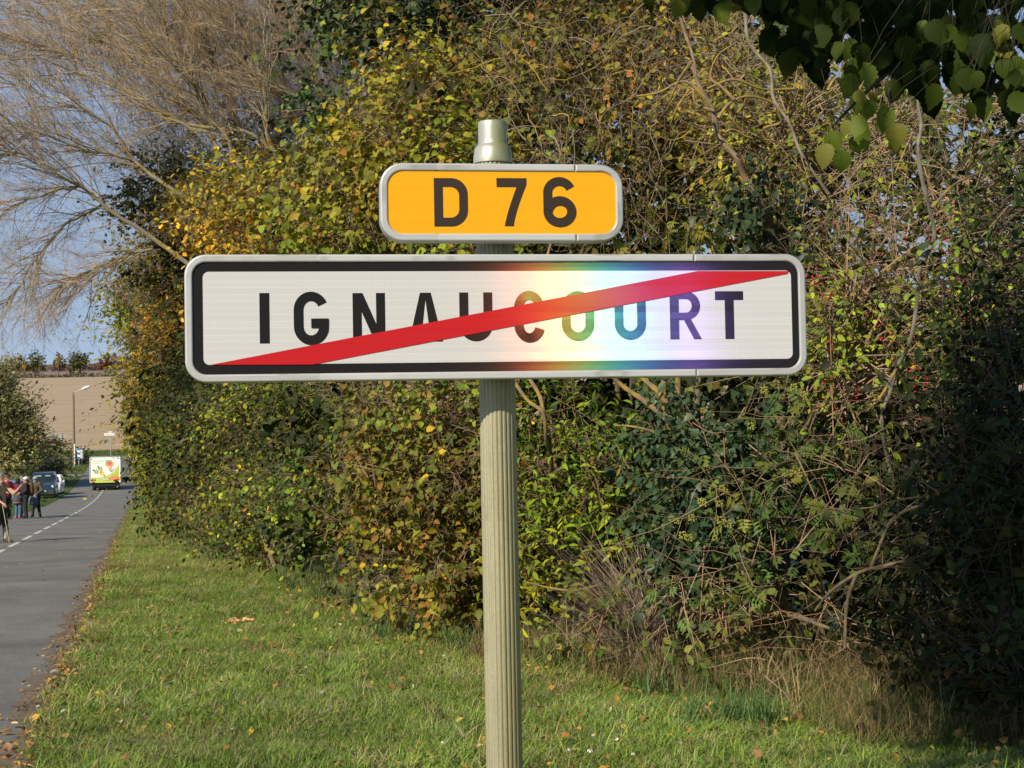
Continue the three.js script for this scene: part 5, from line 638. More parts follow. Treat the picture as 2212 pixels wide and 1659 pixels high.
{
  const g = thing('marker_board', 'tall blue board with white slanted stripes by the verge', 'marker', onG(309, 162), 0);
  part('post', cyl(0.05, 0.05, 1.1, -0.2), galv, g);
  const t = print(64, 256, (x) => { x.fillStyle = '#2f6ab4'; x.fillRect(0, 0, 64, 256); x.fillStyle = '#e6ecf0'; for (let k = 0; k < 2; k++) { x.beginPath(); x.moveTo(0, 48 + k * 98); x.lineTo(64, 62 + k * 98); x.lineTo(64, 106 + k * 98); x.lineTo(0, 92 + k * 98); x.fill(); } });
  part('board', new RoundedBoxGeometry(0.3, 1.2, 0.05, 2, 0.01).translate(0, 1.3, 0.07), std(0.04, 0.14, 0.4, 0.5), g); part('board_face', new THREE.PlaneGeometry(0.29, 1.18).translate(0, 1.3, 0.098), new THREE.MeshStandardMaterial({ map: t, roughness: 0.5 }), g);
  const c = thing('cabinet', 'grey cabinet with a dark lid beside the blue striped board', 'cabinet', onG(320, 164), -0.15);
  part('body', new RoundedBoxGeometry(0.42, 1.0, 0.4, 3, 0.02).translate(0, 1.15, 0), std(0.42, 0.43, 0.44, 0.5), c); part('lid', new RoundedBoxGeometry(0.5, 0.1, 0.48, 3, 0.02).translate(0, 1.7, 0), darkPaint, c); part('door', new RoundedBoxGeometry(0.36, 0.86, 0.02, 2, 0.008).translate(0, 1.15, 0.205), std(0.46, 0.47, 0.48, 0.5), c); part('stand', new RoundedBoxGeometry(0.2, 0.7, 0.2, 2, 0.02).translate(0, 0.32, 0), std(0.2, 0.2, 0.2, 0.7), c);
  const w = thing('small_sign', 'small white plate with a red top sticking out of the brown bush', 'sign', onG(248, 130), 0);
  part('stake', cyl(0.03, 0.03, 0.75, -0.1), darkPaint, w); part('plate', new RoundedBoxGeometry(0.3, 0.12, 0.03, 2, 0.008).translate(0, 0.72, 0.03), whitePaint, w); part('red_top', new RoundedBoxGeometry(0.1, 0.09, 0.03, 2, 0.008).translate(-0.02, 0.84, 0.03), std(0.5, 0.08, 0.05, 0.5), w);
}

// ---------------------------------------------------------------- vehicles
const glass = new THREE.MeshPhysicalMaterial({ color: new THREE.Color(0.02, 0.03, 0.035), roughness: 0.06, specularIntensity: 1 }), rubber = std(0.02, 0.02, 0.021, 0.85), chrome = std(0.6, 0.6, 0.6, 0.25, { metalness: 0.9 }), red = std(0.5, 0.03, 0.02, 0.25), amber = std(0.75, 0.25, 0.03, 0.3), clearLens = std(0.75, 0.76, 0.74, 0.15, { metalness: 0.3 });
function wheel(parent, x, y, z, r, w) { const g = new THREE.Group(); g.name = 'wheel'; g.position.set(x, y, z); parent.add(g); const t = new THREE.TorusGeometry(r - w * 0.33, w * 0.36, 10, 28).rotateY(Math.PI / 2); t.scale(1.35, 1, 1); part('tyre', t, rubber, g); part('rim', new THREE.CylinderGeometry(r * 0.66, r * 0.66, w * 0.7, 20).rotateZ(Math.PI / 2), galv, g); }
{
  const g = thing('delivery_truck', 'white and green box truck with fruit pictures on its rear, driving away', 'truck', onG(411, 121), 0.232); const W2 = 1.17, y0 = 0.62, y1 = 2.62;
  part('cargo_box', new RoundedBoxGeometry(W2 * 2, y1 - y0, 4.2, 3, 0.05).translate(0, (y0 + y1) / 2, -2.12), std(0.72, 0.72, 0.68, 0.45), g);
  const art = print(1024, 880, (x, w, h) => {
    x.fillStyle = '#f3f0e6'; x.fillRect(0, 0, w, h);
    x.fillStyle = '#b5c24e'; x.beginPath(); x.moveTo(40, 690); x.bezierCurveTo(300, 720, 520, 690, 740, 550); x.bezierCurveTo(880, 440, 950, 320, 985, 220); x.lineTo(985, 880); x.lineTo(40, 880); x.fill();
    x.fillStyle = '#c6d35a'; x.fillRect(30, 800, 965, 80);
    x.save(); x.translate(60, 175); x.rotate(-0.15); x.fillStyle = '#9aa58c'; x.font = 'bold 62px sans-serif'; x.fillText('Franço Nature', 0, 0, 400); x.restore();
    x.save(); x.translate(90, 235); x.rotate(-0.22); x.fillStyle = '#cbd9a5'; x.beginPath(); x.roundRect(0, -18, 400, 36, 18); x.fill(); x.restore();
    const kiwi = (cx, cy, r, a) => { x.save(); x.translate(cx, cy); x.rotate(a); x.fillStyle = '#4d4550'; x.beginPath(); x.roundRect(-28, -r - 64, 56, 74, 22); x.fill(); x.fillStyle = '#a9bb84'; x.beginPath(); x.ellipse(0, 0, r, r * 1.06, 0, 0, 7); x.fill(); x.fillStyle = '#8fa766'; x.beginPath(); x.arc(0, 0, r * 0.62, 0, 7); x.fill(); x.fillStyle = '#e9efcf'; x.beginPath(); x.ellipse(0, 0, r * 0.28, r * 0.2, 0.6, 0, 7); x.fill(); x.restore(); };
    kiwi(355, 400, 78, -0.75); kiwi(215, 500, 78, -1.0);
    x.fillStyle = '#f6d070'; x.beginPath(); x.ellipse(400, 545, 100, 84, 0.7, 0, 7); x.fill(); x.fillStyle = '#ef8a50'; x.beginPath(); x.arc(370, 515, 42, 0, 7); x.fill(); x.fillStyle = '#a4756a'; x.beginPath(); x.moveTo(430, 640); x.lineTo(500, 590); x.lineTo(520, 680); x.fill();
    x.fillStyle = '#90bd86'; x.beginPath(); x.ellipse(640, 150, 120, 62, 0, 0, 7); x.fill(); x.fillStyle = '#e46a4c'; for (const [a, b] of [[595, 250], [740, 240], [665, 215]]) { x.beginPath(); x.arc(a, b, 72, 0, 7); x.fill(); } x.fillStyle = '#f5b08c'; x.beginPath(); x.arc(575, 265, 38, 0, 7); x.fill(); x.beginPath(); x.arc(755, 250, 38, 0, 7); x.fill();
    x.fillStyle = '#f3b35c'; x.beginPath(); x.roundRect(625, 310, 120, 120, 30); x.fill(); x.fillStyle = '#d9c4cb'; x.fillRect(650, 430, 130, 30); x.fillStyle = '#5c5464'; x.fillRect(665, 462, 110, 34); x.fillStyle = '#8d8a84'; x.fillRect(735, 500, 10, 66);
    x.fillStyle = '#e9553a'; x.save(); x.translate(765, 745); x.rotate(-0.22); x.beginPath(); x.ellipse(0, 0, 225, 50, 0, 0, 7); x.fill(); x.fillStyle = '#f7d9c8'; for (let k = 0; k < 9; k++) x.fillRect(-150 + k * 35, -14, 24, 26); x.restore();
    x.fillStyle = '#f2f1d4'; x.font = 'bold 50px sans-serif'; const txt = 'La Fraîcheur à votre porte'; for (let k = 0; k < txt.length; k++) { const t = k / (txt.length - 1), px = 90 + 830 * t, py = 790 - 300 * Math.pow(t, 2.3) - 20 * t, sl = Math.atan2(-(300 * 2.3 * Math.pow(t, 1.3) + 20), 830); x.save(); x.translate(px, py); x.rotate(sl); x.fillText(txt[k], 0, 0); x.restore(); }
  });
  part('rear_panel', new THREE.PlaneGeometry(W2 * 2 - 0.04, 1.98).translate(0, (y0 + y1) / 2 - 0.003, -0.0), new THREE.MeshStandardMaterial({ map: art, roughness: 0.4 }), g).position.z = -0.015;
  part('roof_edge', new RoundedBoxGeometry(W2 * 2 - 0.1, 0.07, 4, 2, 0.02).translate(0.02, y1 + 0.03, -2.1), std(0.22, 0.23, 0.24, 0.6), g);
  for (const s of [-1, 1]) {
    part('corner_lamp', new RoundedBoxGeometry(0.1, 0.05, 0.03, 2, 0.01).translate(s * 1.04, 2.52, 0.0), darkPaint, g);
    const l = part('tail_light', new RoundedBoxGeometry(0.36, 0.12, 0.05, 2, 0.015).translate(s * 0.93, 0.85, 0.0), red, g); part('indicator', new RoundedBoxGeometry(0.09, 0.09, 0.02, 2, 0.008).translate(s * 0.84, 0.85, 0.03), amber, l);
    part('buffer', new RoundedBoxGeometry(0.2, 0.05, 0.05, 2, 0.01).translate(s * 0.93, 0.68, 0.01), darkPaint, g);
    wheel(g, s * 0.86, 0.36, -0.9, 0.36, 0.34); wheel(g, s * 0.9, 0.36, -4.6, 0.36, 0.24);
    part('edge_trim', new RoundedBoxGeometry(0.05, 1.96, 0.05, 2, 0.01).translate(s * 1.15, 1.62, -0.0), s > 0 ? whitePaint : whitePaint, g);
    part('side_mirror', new RoundedBoxGeometry(0.16, 0.34, 0.09, 3, 0.03).translate(s * 1.3, 1.55, -4.7), darkPaint, g);
  }
  part('licence_plate', new RoundedBoxGeometry(0.5, 0.11, 0.02, 2, 0.006).translate(0.03, 0.86, 0.005), std(0.6, 0.6, 0.52, 0.5), g);
  part('underbody', new RoundedBoxGeometry(2.0, 0.32, 5, 2, 0.05).translate(0, 0.5, -2.7), darkPaint, g);
  part('mudguard', new RoundedBoxGeometry(1.95, 0.36, 0.05, 2, 0.01).translate(0, 0.42, -0.35), std(0.05, 0.045, 0.04, 0.8), g);
  part('cab', new RoundedBoxGeometry(1.95, 1.6, 1.6, 4, 0.18).translate(0, 1.35, -5.0), std(0.7, 0.7, 0.68, 0.4), g);
  part('windscreen', new RoundedBoxGeometry(1.75, 0.65, 0.04, 2, 0.02).translate(0, 1.65, -5.805), glass, g);
}
// a car body from its side outline, drawn in towards the roof and rounded at both ends
function carBody(outline, width, tumble, round) {
  const s = new THREE.Shape(); s.moveTo(...outline[0]); s.splineThru(outline.slice(1).map((p) => new THREE.Vector2(...p))); s.closePath();
  const g = new THREE.ExtrudeGeometry(s, { depth: width - 0.12, bevelEnabled: true, bevelSize: 0.06, bevelThickness: 0.06, bevelSegments: 4, steps: 10, curveSegments: 6 }).translate(0, 0, -(width - 0.12) / 2).rotateY(-Math.PI / 2), p = g.attributes.position;
  for (let i = 0; i < p.count; i++) { const x = p.getX(i), y = p.getY(i), z = p.getZ(i), f = 1 - tumble * smooth(0.85, 1.75, y); const q = Math.abs(x) / (width / 2); p.setXYZ(i, x * f, y, z - Math.sign(z) * round * q * q * smooth(0.9, 2.1, Math.abs(z))); }
  g.computeVertexNormals(); return g;
}
function quadPatch(pts) { const g = new THREE.BufferGeometry(), pos = [], idx = [], n = 8; for (let i = 0; i <= n; i++) for (let j = 0; j <= n; j++) { const u = i / n, v = j / n, a = V(...pts[0]).lerp(V(...pts[1]), u), b = V(...pts[3]).lerp(V(...pts[2]), u); const p = a.lerp(b, v); p.z += (pts[0][2] > 0 ? 1 : -1) * 0.12 * (1 - Math.pow(2 * u - 1, 2)) * 0.6; pos.push(p.x, p.y, p.z); if (i && j) { const A = (i - 1) * (n + 1) + j - 1, B = A + n + 1; idx.push(A, B, B + 1, A, B + 1, A + 1); } } g.setAttribute('position', new THREE.Float32BufferAttribute(pos, 3)); g.setIndex(idx); g.computeVertexNormals(); return g; }
{
  const paint = new THREE.MeshPhysicalMaterial({ color: new THREE.Color(0.03, 0.06, 0.08), roughness: 0.35, metalness: 0.4, clearcoat: 1, clearcoatRoughness: 0.08 });
  const p = onG(172, 108), g = thing('parked_van', 'dark blue people carrier parked on the left verge facing the camera', 'car', p, 0.24);
  part('body', carBody([[2.05, 0.28], [2.16, 0.45], [2.12, 0.72], [1.95, 0.94], [1.2, 1.12], [0.95, 1.2], [0.42, 1.66], [0.1, 1.78], [-0.8, 1.8], [-1.8, 1.76], [-2.02, 1.6], [-2.1, 0.9], [-2.05, 0.3], [0, 0.26]], 1.72, 0.16, 0.22), paint, g);
  part('windscreen', quadPatch([[-0.74, 1.2, 1.02], [0.74, 1.2, 1.02], [0.62, 1.66, 0.56], [-0.62, 1.66, 0.56]]), glass, g);
  for (const s of [-1, 1]) {
    part('headlight', new THREE.SphereGeometry(0.22, 16, 10).scale(0.75, 0.62, 0.45).rotateZ(s * 0.5).translate(s * 0.63, 0.82, 1.93), clearLens, g);
    part('side_window', new RoundedBoxGeometry(0.03, 0.42, 1.1, 2, 0.012).rotateZ(s * 0.2).translate(s * 0.8, 1.43, 0.05), glass, g); part('rear_window', new RoundedBoxGeometry(0.03, 0.42, 1.0, 2, 0.012).rotateZ(s * 0.2).translate(s * 0.8, 1.43, -1.15), glass, g);
    const m = part('side_mirror', new RoundedBoxGeometry(0.2, 0.15, 0.12, 3, 0.04).translate(s * 0.98, 1.2, 0.82), paint, g); part('mirror_glass', new RoundedBoxGeometry(0.16, 0.11, 0.01, 2, 0.004).translate(s * 0.98, 1.2, 0.755), chrome, m);
    for (const z of [1.35, -1.3]) wheel(g, s * 0.78, 0.31, z, 0.31, 0.2);
    part('sun_visor', new RoundedBoxGeometry(0.34, 0.06, 0.01, 2, 0.003).translate(s * 0.3, 1.6, 0.73), std(0.5, 0.55, 0.5, 0.7), g);
  }
  part('bumper', new RoundedBoxGeometry(1.6, 0.3, 0.16, 4, 0.06).translate(0, 0.48, 2.1), std(0.035, 0.037, 0.04, 0.7), g); part('licence_plate', new RoundedBoxGeometry(0.5, 0.11, 0.02, 2, 0.006).translate(0, 0.56, 2.2), std(0.62, 0.62, 0.55, 0.5), g); part('grille', new RoundedBoxGeometry(0.75, 0.1, 0.05, 2, 0.02).translate(0, 0.76, 2.12), darkPaint, g); part('wiper', new RoundedBoxGeometry(1.0, 0.02, 0.02, 2, 0.006).translate(0, 1.19, 1.15), darkPaint, g);
}
function hatchback(name, label, paint, p, turn) {
  const g = thing(name, label, 'car', p, turn);
  part('body', carBody([[1.9, 0.26], [2.0, 0.45], [1.95, 0.68], [1.7, 0.8], [0.85, 0.95], [0.15, 1.38], [-0.2, 1.45], [-1.1, 1.44], [-1.55, 1.32], [-1.9, 0.95], [-1.98, 0.6], [-1.9, 0.28], [0, 0.24]], 1.68, 0.2, 0.2), paint, g);
  part('rear_window', quadPatch([[0.6, 1.0, -1.885], [-0.6, 1.0, -1.885], [-0.52, 1.33, -1.62], [0.52, 1.33, -1.62]]), glass, g); part('windscreen', quadPatch([[-0.66, 0.98, 0.92], [0.66, 0.98, 0.92], [0.56, 1.36, 0.3], [-0.56, 1.36, 0.3]]), glass, g);
  for (const s of [-1, 1]) { part('tail_light', new THREE.SphereGeometry(0.2, 14, 10).scale(0.6, 0.75, 0.5).translate(s * 0.66, 0.86, -1.86), std(0.22, 0.02, 0.04, 0.2), g); part('side_window', new RoundedBoxGeometry(0.03, 0.3, 1.6, 2, 0.012).rotateZ(s * 0.25).translate(s * 0.755, 1.17, -0.4), glass, g); part('side_mirror', new RoundedBoxGeometry(0.18, 0.13, 0.1, 3, 0.04).translate(s * 0.95, 1.0, 0.6), paint, g); for (const z of [1.25, -1.2]) wheel(g, s * 0.76, 0.3, z, 0.3, 0.2); part('headlight', new THREE.SphereGeometry(0.18, 12, 8).scale(0.8, 0.6, 0.5).translate(s * 0.6, 0.7, 1.78), clearLens, g); }
  part('bumper', new RoundedBoxGeometry(1.5, 0.22, 0.12, 4, 0.05).translate(0, 0.4, -1.93), std(0.1, 0.1, 0.11, 0.7), g); part('licence_plate', new RoundedBoxGeometry(0.5, 0.11, 0.02, 2, 0.006).translate(0, 0.72, -1.985), std(0.65, 0.65, 0.6, 0.5), g); return g;
}
hatchback('parked_car', 'white hatchback parked behind the blue people carrier, its tail light showing', new THREE.MeshPhysicalMaterial({ color: new THREE.Color(0.75, 0.75, 0.74), roughness: 0.3, clearcoat: 1 }), onG(199, 115), 0.2);
hatchback('parked_car', 'pale grey hatchback mostly hidden behind the group of walkers', new THREE.MeshPhysicalMaterial({ color: new THREE.Color(0.3, 0.36, 0.4), roughness: 0.3, metalness: 0.5, clearcoat: 1 }), onG(40, 99), 0.3 + Math.PI);

// ---------------------------------------------------------------- people
// a closed skin round tapered bones, by surface nets on a grid
function skin(bones, cell, k = 0.03) {
  const lo = V(1e9, 1e9, 1e9), hi = V(-1e9, -1e9, -1e9);
  for (const [a, b, ra, rb] of bones) { const m = Math.max(ra, rb) + cell * 2.5 + k * 0.4; for (const q of [a, b]) { lo.min(V(q[0] - m, q[1] - m, q[2] - m)); hi.max(V(q[0] + m, q[1] + m, q[2] + m)); } }
  const n = [0, 1, 2].map((i) => Math.ceil((hi.getComponent(i) - lo.getComponent(i)) / cell) + 1), f = new Float32Array(n[0] * n[1] * n[2]), id = (x, y, z) => (z * n[1] + y) * n[0] + x;
  const B = bones.map(([a, b, ra, rb]) => ({ a, d: [b[0] - a[0], b[1] - a[1], b[2] - a[2]], ra, rb })).map((q) => ({ ...q, l: q.d[0] ** 2 + q.d[1] ** 2 + q.d[2] ** 2 || 1e-9 }));
  for (let z = 0; z < n[2]; z++) for (let y = 0; y < n[1]; y++) for (let x = 0; x < n[0]; x++) {
    const p = [lo.x + x * cell, lo.y + y * cell, lo.z + z * cell]; let D = 1e3;
    for (const q of B) { const e0 = p[0] - q.a[0], e1 = p[1] - q.a[1], e2 = p[2] - q.a[2], t = Math.min(1, Math.max(0, (e0 * q.d[0] + e1 * q.d[1] + e2 * q.d[2]) / q.l)); const s = Math.hypot(e0 - q.d[0] * t, e1 - q.d[1] * t, e2 - q.d[2] * t) - (q.ra + (q.rb - q.ra) * t); const h = Math.max(k - Math.abs(D - s), 0) / k; D = Math.min(D, s) - h * h * k * 0.25; }
    f[id(x, y, z)] = D;
  }
  const vid = new Int32Array(f.length).fill(-1), pos = [], idx = [];
  for (let z = 0; z < n[2] - 1; z++) for (let y = 0; y < n[1] - 1; y++) for (let x = 0; x < n[0] - 1; x++) {
    let c = 0, sx = 0, sy = 0, sz = 0; const v = (i) => f[id(x + (i & 1), y + ((i >> 1) & 1), z + (i >> 2))];
    for (let i = 0; i < 8; i++) for (const bit of [1, 2, 4]) if (!(i & bit)) { const a = v(i), b = v(i | bit); if ((a < 0) !== (b < 0)) { const t = a / (a - b); sx += (i & 1) + (bit === 1 ? t : 0); sy += ((i >> 1) & 1) + (bit === 2 ? t : 0); sz += (i >> 2) + (bit === 4 ? t : 0); c++; } }
    if (c) { vid[id(x, y, z)] = pos.length / 3; pos.push(lo.x + (x + sx / c) * cell, lo.y + (y + sy / c) * cell, lo.z + (z + sz / c) * cell); }
  }
  for (let z = 1; z < n[2] - 1; z++) for (let y = 1; y < n[1] - 1; y++) for (let x = 1; x < n[0] - 1; x++) {
    const s = f[id(x, y, z)] < 0; const quad = (a, b, c, d, flip) => { if (flip) idx.push(a, c, b, a, d, c); else idx.push(a, b, c, a, c, d); };
    if (s !== f[id(x + 1, y, z)] < 0) quad(vid[id(x, y - 1, z - 1)], vid[id(x, y, z - 1)], vid[id(x, y, z)], vid[id(x, y - 1, z)], !s);
    if (s !== f[id(x, y + 1, z)] < 0) quad(vid[id(x - 1, y, z - 1)], vid[id(x - 1, y, z)], vid[id(x, y, z)], vid[id(x, y, z - 1)], !s);
    if (s !== f[id(x, y, z + 1)] < 0) quad(vid[id(x - 1, y - 1, z)], vid[id(x, y - 1, z)], vid[id(x, y, z)], vid[id(x - 1, y, z)], !s);
  }
  const g = new THREE.BufferGeometry(); g.setAttribute('position', new THREE.Float32BufferAttribute(pos, 3)); g.setIndex(idx); g.computeVertexNormals(); return g;
}
const skinMat = std(0.5, 0.27, 0.18, 0.55), cloth = (r, g, b) => std(r * 0.8, g * 0.8, b * 0.8, 0.9, { map: texture(64, (u, v) => { const k = 0.8 + 0.4 * fbm(u * 8, v * 8, 8, 3); return [k, k, k]; }) });
function person(o) {
  const g = thing('person', o.label, 'person', o.pos, o.turn, 'walkers gathered at the roadside'), S = o.h / 1.75;
  const J = { pelvis: [0, 0.95, 0], waist: [0, 1.1, 0], chest: [0, 1.3, 0], neck: [0, 1.5, 0], head: [0, 1.62, 0.02], hipL: [0.095, 0.92, 0], hipR: [-0.095, 0.92, 0], kneeL: [0.11, 0.5, 0.02], kneeR: [-0.11, 0.5, 0.02], footL: [0.12, 0.085, -0.02], footR: [-0.12, 0.085, -0.02], shL: [0.185, 1.43, 0], shR: [-0.185, 1.43, 0], elL: [0.24, 1.15, -0.03], elR: [-0.24, 1.15, -0.03], haL: [0.25, 0.9, 0.08], haR: [-0.25, 0.9, 0.08], ...o.pose };
  const sc = (g2) => g2.scale(S, S, S), mid = (a, b, t) => a.map((v, i) => v + (b[i] - v) * t);
  // body: torso, neck, limbs, a head with face and hands with fingers, one mesh
  const bones = [[J.pelvis, J.chest, 0.12, 0.13], [J.chest, J.neck, 0.12, 0.06], [J.neck, J.head, 0.052, 0.06]];
  for (const s of ['L', 'R']) bones.push([J['hip' + s], J['knee' + s], 0.075, 0.05], [J['knee' + s], J['foot' + s], 0.05, 0.035], [J['sh' + s], J['el' + s], 0.05, 0.04], [J['el' + s], J['ha' + s], 0.04, 0.026], [mid(J.chest, J.neck, 0.6), J['sh' + s], 0.06, 0.055]);
  const H = J.head, yaw = o.look ?? 0, hr = (x, y, z) => [H[0] + x * Math.cos(yaw) + z * Math.sin(yaw), H[1] + y, H[2] - x * Math.sin(yaw) + z * Math.cos(yaw)];
  const head = [[hr(0, 0.03, -0.01), hr(0, 0.06, -0.025), 0.088, 0.088], [hr(0, -0.06, 0.03), hr(0, 0.0, 0.02), 0.058, 0.075], [hr(0, 0.03, 0.095), hr(0, -0.015, 0.118), 0.012, 0.02], [hr(-0.03, 0.045, 0.082), hr(0.03, 0.045, 0.082), 0.016, 0.016], [hr(-0.022, -0.05, 0.092), hr(0.022, -0.05, 0.092), 0.011, 0.011], [hr(-0.088, 0.03, 0), hr(-0.09, -0.01, 0), 0.02, 0.014], [hr(0.088, 0.03, 0), hr(0.09, -0.01, 0), 0.02, 0.014], [J.neck, hr(0, -0.03, 0), 0.05, 0.055]];
  const geos = [skin(bones, 0.02), skin(head, 0.011, 0.015)];
  for (const s of ['L', 'R']) { const h = J['ha' + s], d = V(...h).sub(V(...J['el' + s])).normalize(), side = V(0, 1, 0).cross(d).normalize(); if (side.length() < 0.5) side.set(1, 0, 0); const up = V().crossVectors(d, side), at2 = (a, b, c) => V(...h).addScaledVector(d, a).addScaledVector(side, b).addScaledVector(up, c).toArray(), open = (o.open ?? []).includes(s) ? 0 : 1, hb = [[at2(0, 0, 0), at2(0.06, 0, 0), 0.026, 0.03]]; [-0.027, -0.009, 0.009, 0.027].forEach((b, i) => { const L = [0.07, 0.085, 0.08, 0.06][i]; hb.push([at2(0.075, b, 0), at2(0.075 + L * 0.55, b * 1.15, -0.012 * open), 0.01, 0.009], [at2(0.075 + L * 0.55, b * 1.15, -0.012 * open), at2(0.075 + L * (open ? 0.7 : 1), b * 1.2, -0.045 * open), 0.009, 0.007]); }); hb.push([at2(0.02, -0.025, 0), at2(0.06, -0.055, -0.015), 0.013, 0.011], [at2(0.06, -0.055, -0.015), at2(0.09, -0.05, -0.03), 0.011, 0.008]); geos.push(skin(hb, 0.007, 0.008)); }
  part('body', sc(mergeGeometries(geos)), skinMat, g);
  // clothes follow the bones a little further out
  const top = [[J.pelvis, J.waist, 0.15, 0.145], [J.waist, J.chest, 0.145, 0.155], [J.chest, mid(J.chest, J.neck, 0.75), 0.145, 0.075]]; if (o.hem) top.push([[J.pelvis[0], J.pelvis[1] - o.hem, J.pelvis[2]], J.pelvis, 0.17, 0.15]);
  for (const s of ['L', 'R']) { top.push([mid(J.chest, J.neck, 0.55), J['sh' + s], 0.085, 0.08], [J['sh' + s], J['el' + s], 0.072, 0.06]); if (!o.short) top.push([J['el' + s], mid(J['el' + s], J['ha' + s], 0.9), 0.06, 0.042]); }
  if (o.hunch) top.push(...o.hunch);
  part(o.topName ?? 'jacket', sc(skin(top, 0.021, 0.045)), o.top, g);
  const leg = (s) => [[J['hip' + s], J['knee' + s], 0.098, 0.074], [J['knee' + s], J['foot' + s], 0.074, 0.064]];
  part('trousers', sc(skin([[J.hipL, J.hipR, 0.125, 0.125], [J.pelvis, mid(J.pelvis, J.waist, 0.4), 0.14, 0.14], ...leg('L'), ...leg('R')], 0.02, 0.04)), o.legs, g);
  for (const s of ['L', 'R']) { const f = J['foot' + s], t = (o.toe ?? {})[s] ?? 0; part('shoe', sc(skin([[[f[0], f[1] - 0.03, f[2] - 0.02], [f[0] + Math.sin(t) * 0.15, f[1] - 0.045, f[2] + Math.cos(t) * 0.15], 0.052, 0.042], [f, [f[0], f[1] + 0.06, f[2]], 0.052, 0.05]], 0.016, 0.03)), o.shoes, g); }
  if (o.cap) { const c = new THREE.SphereGeometry(0.108, 20, 10, 0, 6.2832, 0, Math.PI * 0.52); c.scale(1, 0.95, 1.08); const b = new THREE.CylinderGeometry(0.1, 0.1, 0.012, 20, 1, false, -Math.PI / 2, Math.PI).scale(0.9, 1, 1.1).rotateX(0.18).translate(0, -0.002, 0.07); const m = part('cap', sc(mergeGeometries([c, b]).rotateY(yaw).translate(H[0], H[1] + 0.055, H[2] - 0.02)), o.cap, g); m.castShadow = true; }
  if (o.hair) part('hair', sc(skin([[hr(0, 0.04, -0.035), hr(0, -0.04, -0.045), 0.1, 0.085], [hr(0, 0.075, -0.02), hr(0, 0.06, 0), 0.085, 0.08]], 0.014, 0.03)), o.hair, g);
  if (o.glasses) part('sunglasses', sc(mergeGeometries([-1, 1].map((s) => new THREE.SphereGeometry(0.03, 10, 6).scale(1, 0.7, 0.4).translate(s * 0.032, 0, 0)).concat([new THREE.BoxGeometry(0.13, 0.012, 0.012)].map((b) => b))).rotateY(yaw).translate(...hr(0, 0.03, 0.108))), darkPaint, g);
  if (o.beard) part('beard', sc(skin([[hr(-0.035, -0.075, 0.06), hr(0.035, -0.075, 0.06), 0.032, 0.032], [hr(0, -0.09, 0.07), hr(0, -0.1, 0.075), 0.034, 0.026]], 0.012, 0.02)), o.beard, g);
  if (o.pack) part('backpack', sc(skin([[[0, 1.42, -0.2], [0, 1.05, -0.22], 0.12, 0.13], [[0.07, 1.3, -0.2], [0.07, 1.1, -0.22], 0.11, 0.11], [[-0.07, 1.3, -0.2], [-0.07, 1.1, -0.22], 0.11, 0.11]], 0.022, 0.05)), o.pack, g);
  return { g, J, S };
}
const black = cloth(0.018, 0.018, 0.022), Pn = (x, d) => { const p = onG(x, d); p.y += 0.01; return p; };
{
  const A = person({ label: 'walker in a beige shirt pointing with raised arm, cut off by the left edge', pos: Pn(-2, 40.2), turn: 1.35, h: 1.78, topName: 'shirt', top: cloth(0.66, 0.5, 0.31), short: true, legs: cloth(0.075, 0.06, 0.035), shoes: std(0.12, 0.075, 0.045, 0.8), cap: cloth(0.3, 0.29, 0.27), beard: cloth(0.5, 0.47, 0.44), pack: cloth(0.52, 0.42, 0.32), open: ['L'], pose: { elL: [0.2, 1.25, 0.3], haL: [0.14, 1.4, 0.5], shL: [0.185, 1.42, 0.03], elR: [-0.26, 1.15, 0.02], haR: [-0.26, 1.0, 0.26], kneeL: [0.1, 0.5, 0.08], footL: [0.11, 0.085, 0.1], footR: [-0.11, 0.085, -0.12] } });
  part('gaiter', skin([[[0.11, 0.36, 0.1], [0.115, 0.12, 0.1], 0.082, 0.075]], 0.016), cloth(0.62, 0.54, 0.42), A.g); part('gaiter', skin([[[-0.11, 0.36, -0.04], [-0.115, 0.12, -0.11], 0.082, 0.075]], 0.016), cloth(0.62, 0.54, 0.42), A.g);
  const bag = part('hip_bag', skin([[[0.22, 0.93, 0.02], [0.22, 0.8, 0.02], 0.1, 0.085]], 0.018), cloth(0.05, 0.06, 0.055), A.g); part('bag_piping', new THREE.TorusGeometry(0.1, 0.012, 8, 24, 3.6).rotateY(Math.PI / 2).translate(0.3, 0.88, 0.02), std(0.55, 0.65, 0.2, 0.6), bag);
  const p0 = Pn(34, 40.0), w = thing('walking_pole', 'thin walking pole planted on the road beside the beige walker', 'walking pole', p0);
  part('shaft', bar(V(0, 0, 0), V(-0.2, 1.05, -0.05), 0.009), std(0.45, 0.42, 0.28, 0.4), w); part('grip', bar(V(-0.2, 1.05, -0.05), V(-0.225, 1.2, -0.056), 0.018), rubber, w);
}
person({ label: 'walker in a red jacket and olive cap behind the beige walker', pos: Pn(25, 64), turn: 0.9, h: 1.82, top: cloth(0.75, 0.025, 0.03), legs: cloth(0.03, 0.035, 0.045), shoes: std(0.03, 0.03, 0.03, 0.8), cap: cloth(0.12, 0.1, 0.045), look: 0.5, pose: { elR: [-0.3, 1.2, 0.08], haR: [-0.2, 1.1, 0.3], elL: [0.3, 1.2, 0.05], haL: [0.24, 1.05, 0.28] } });
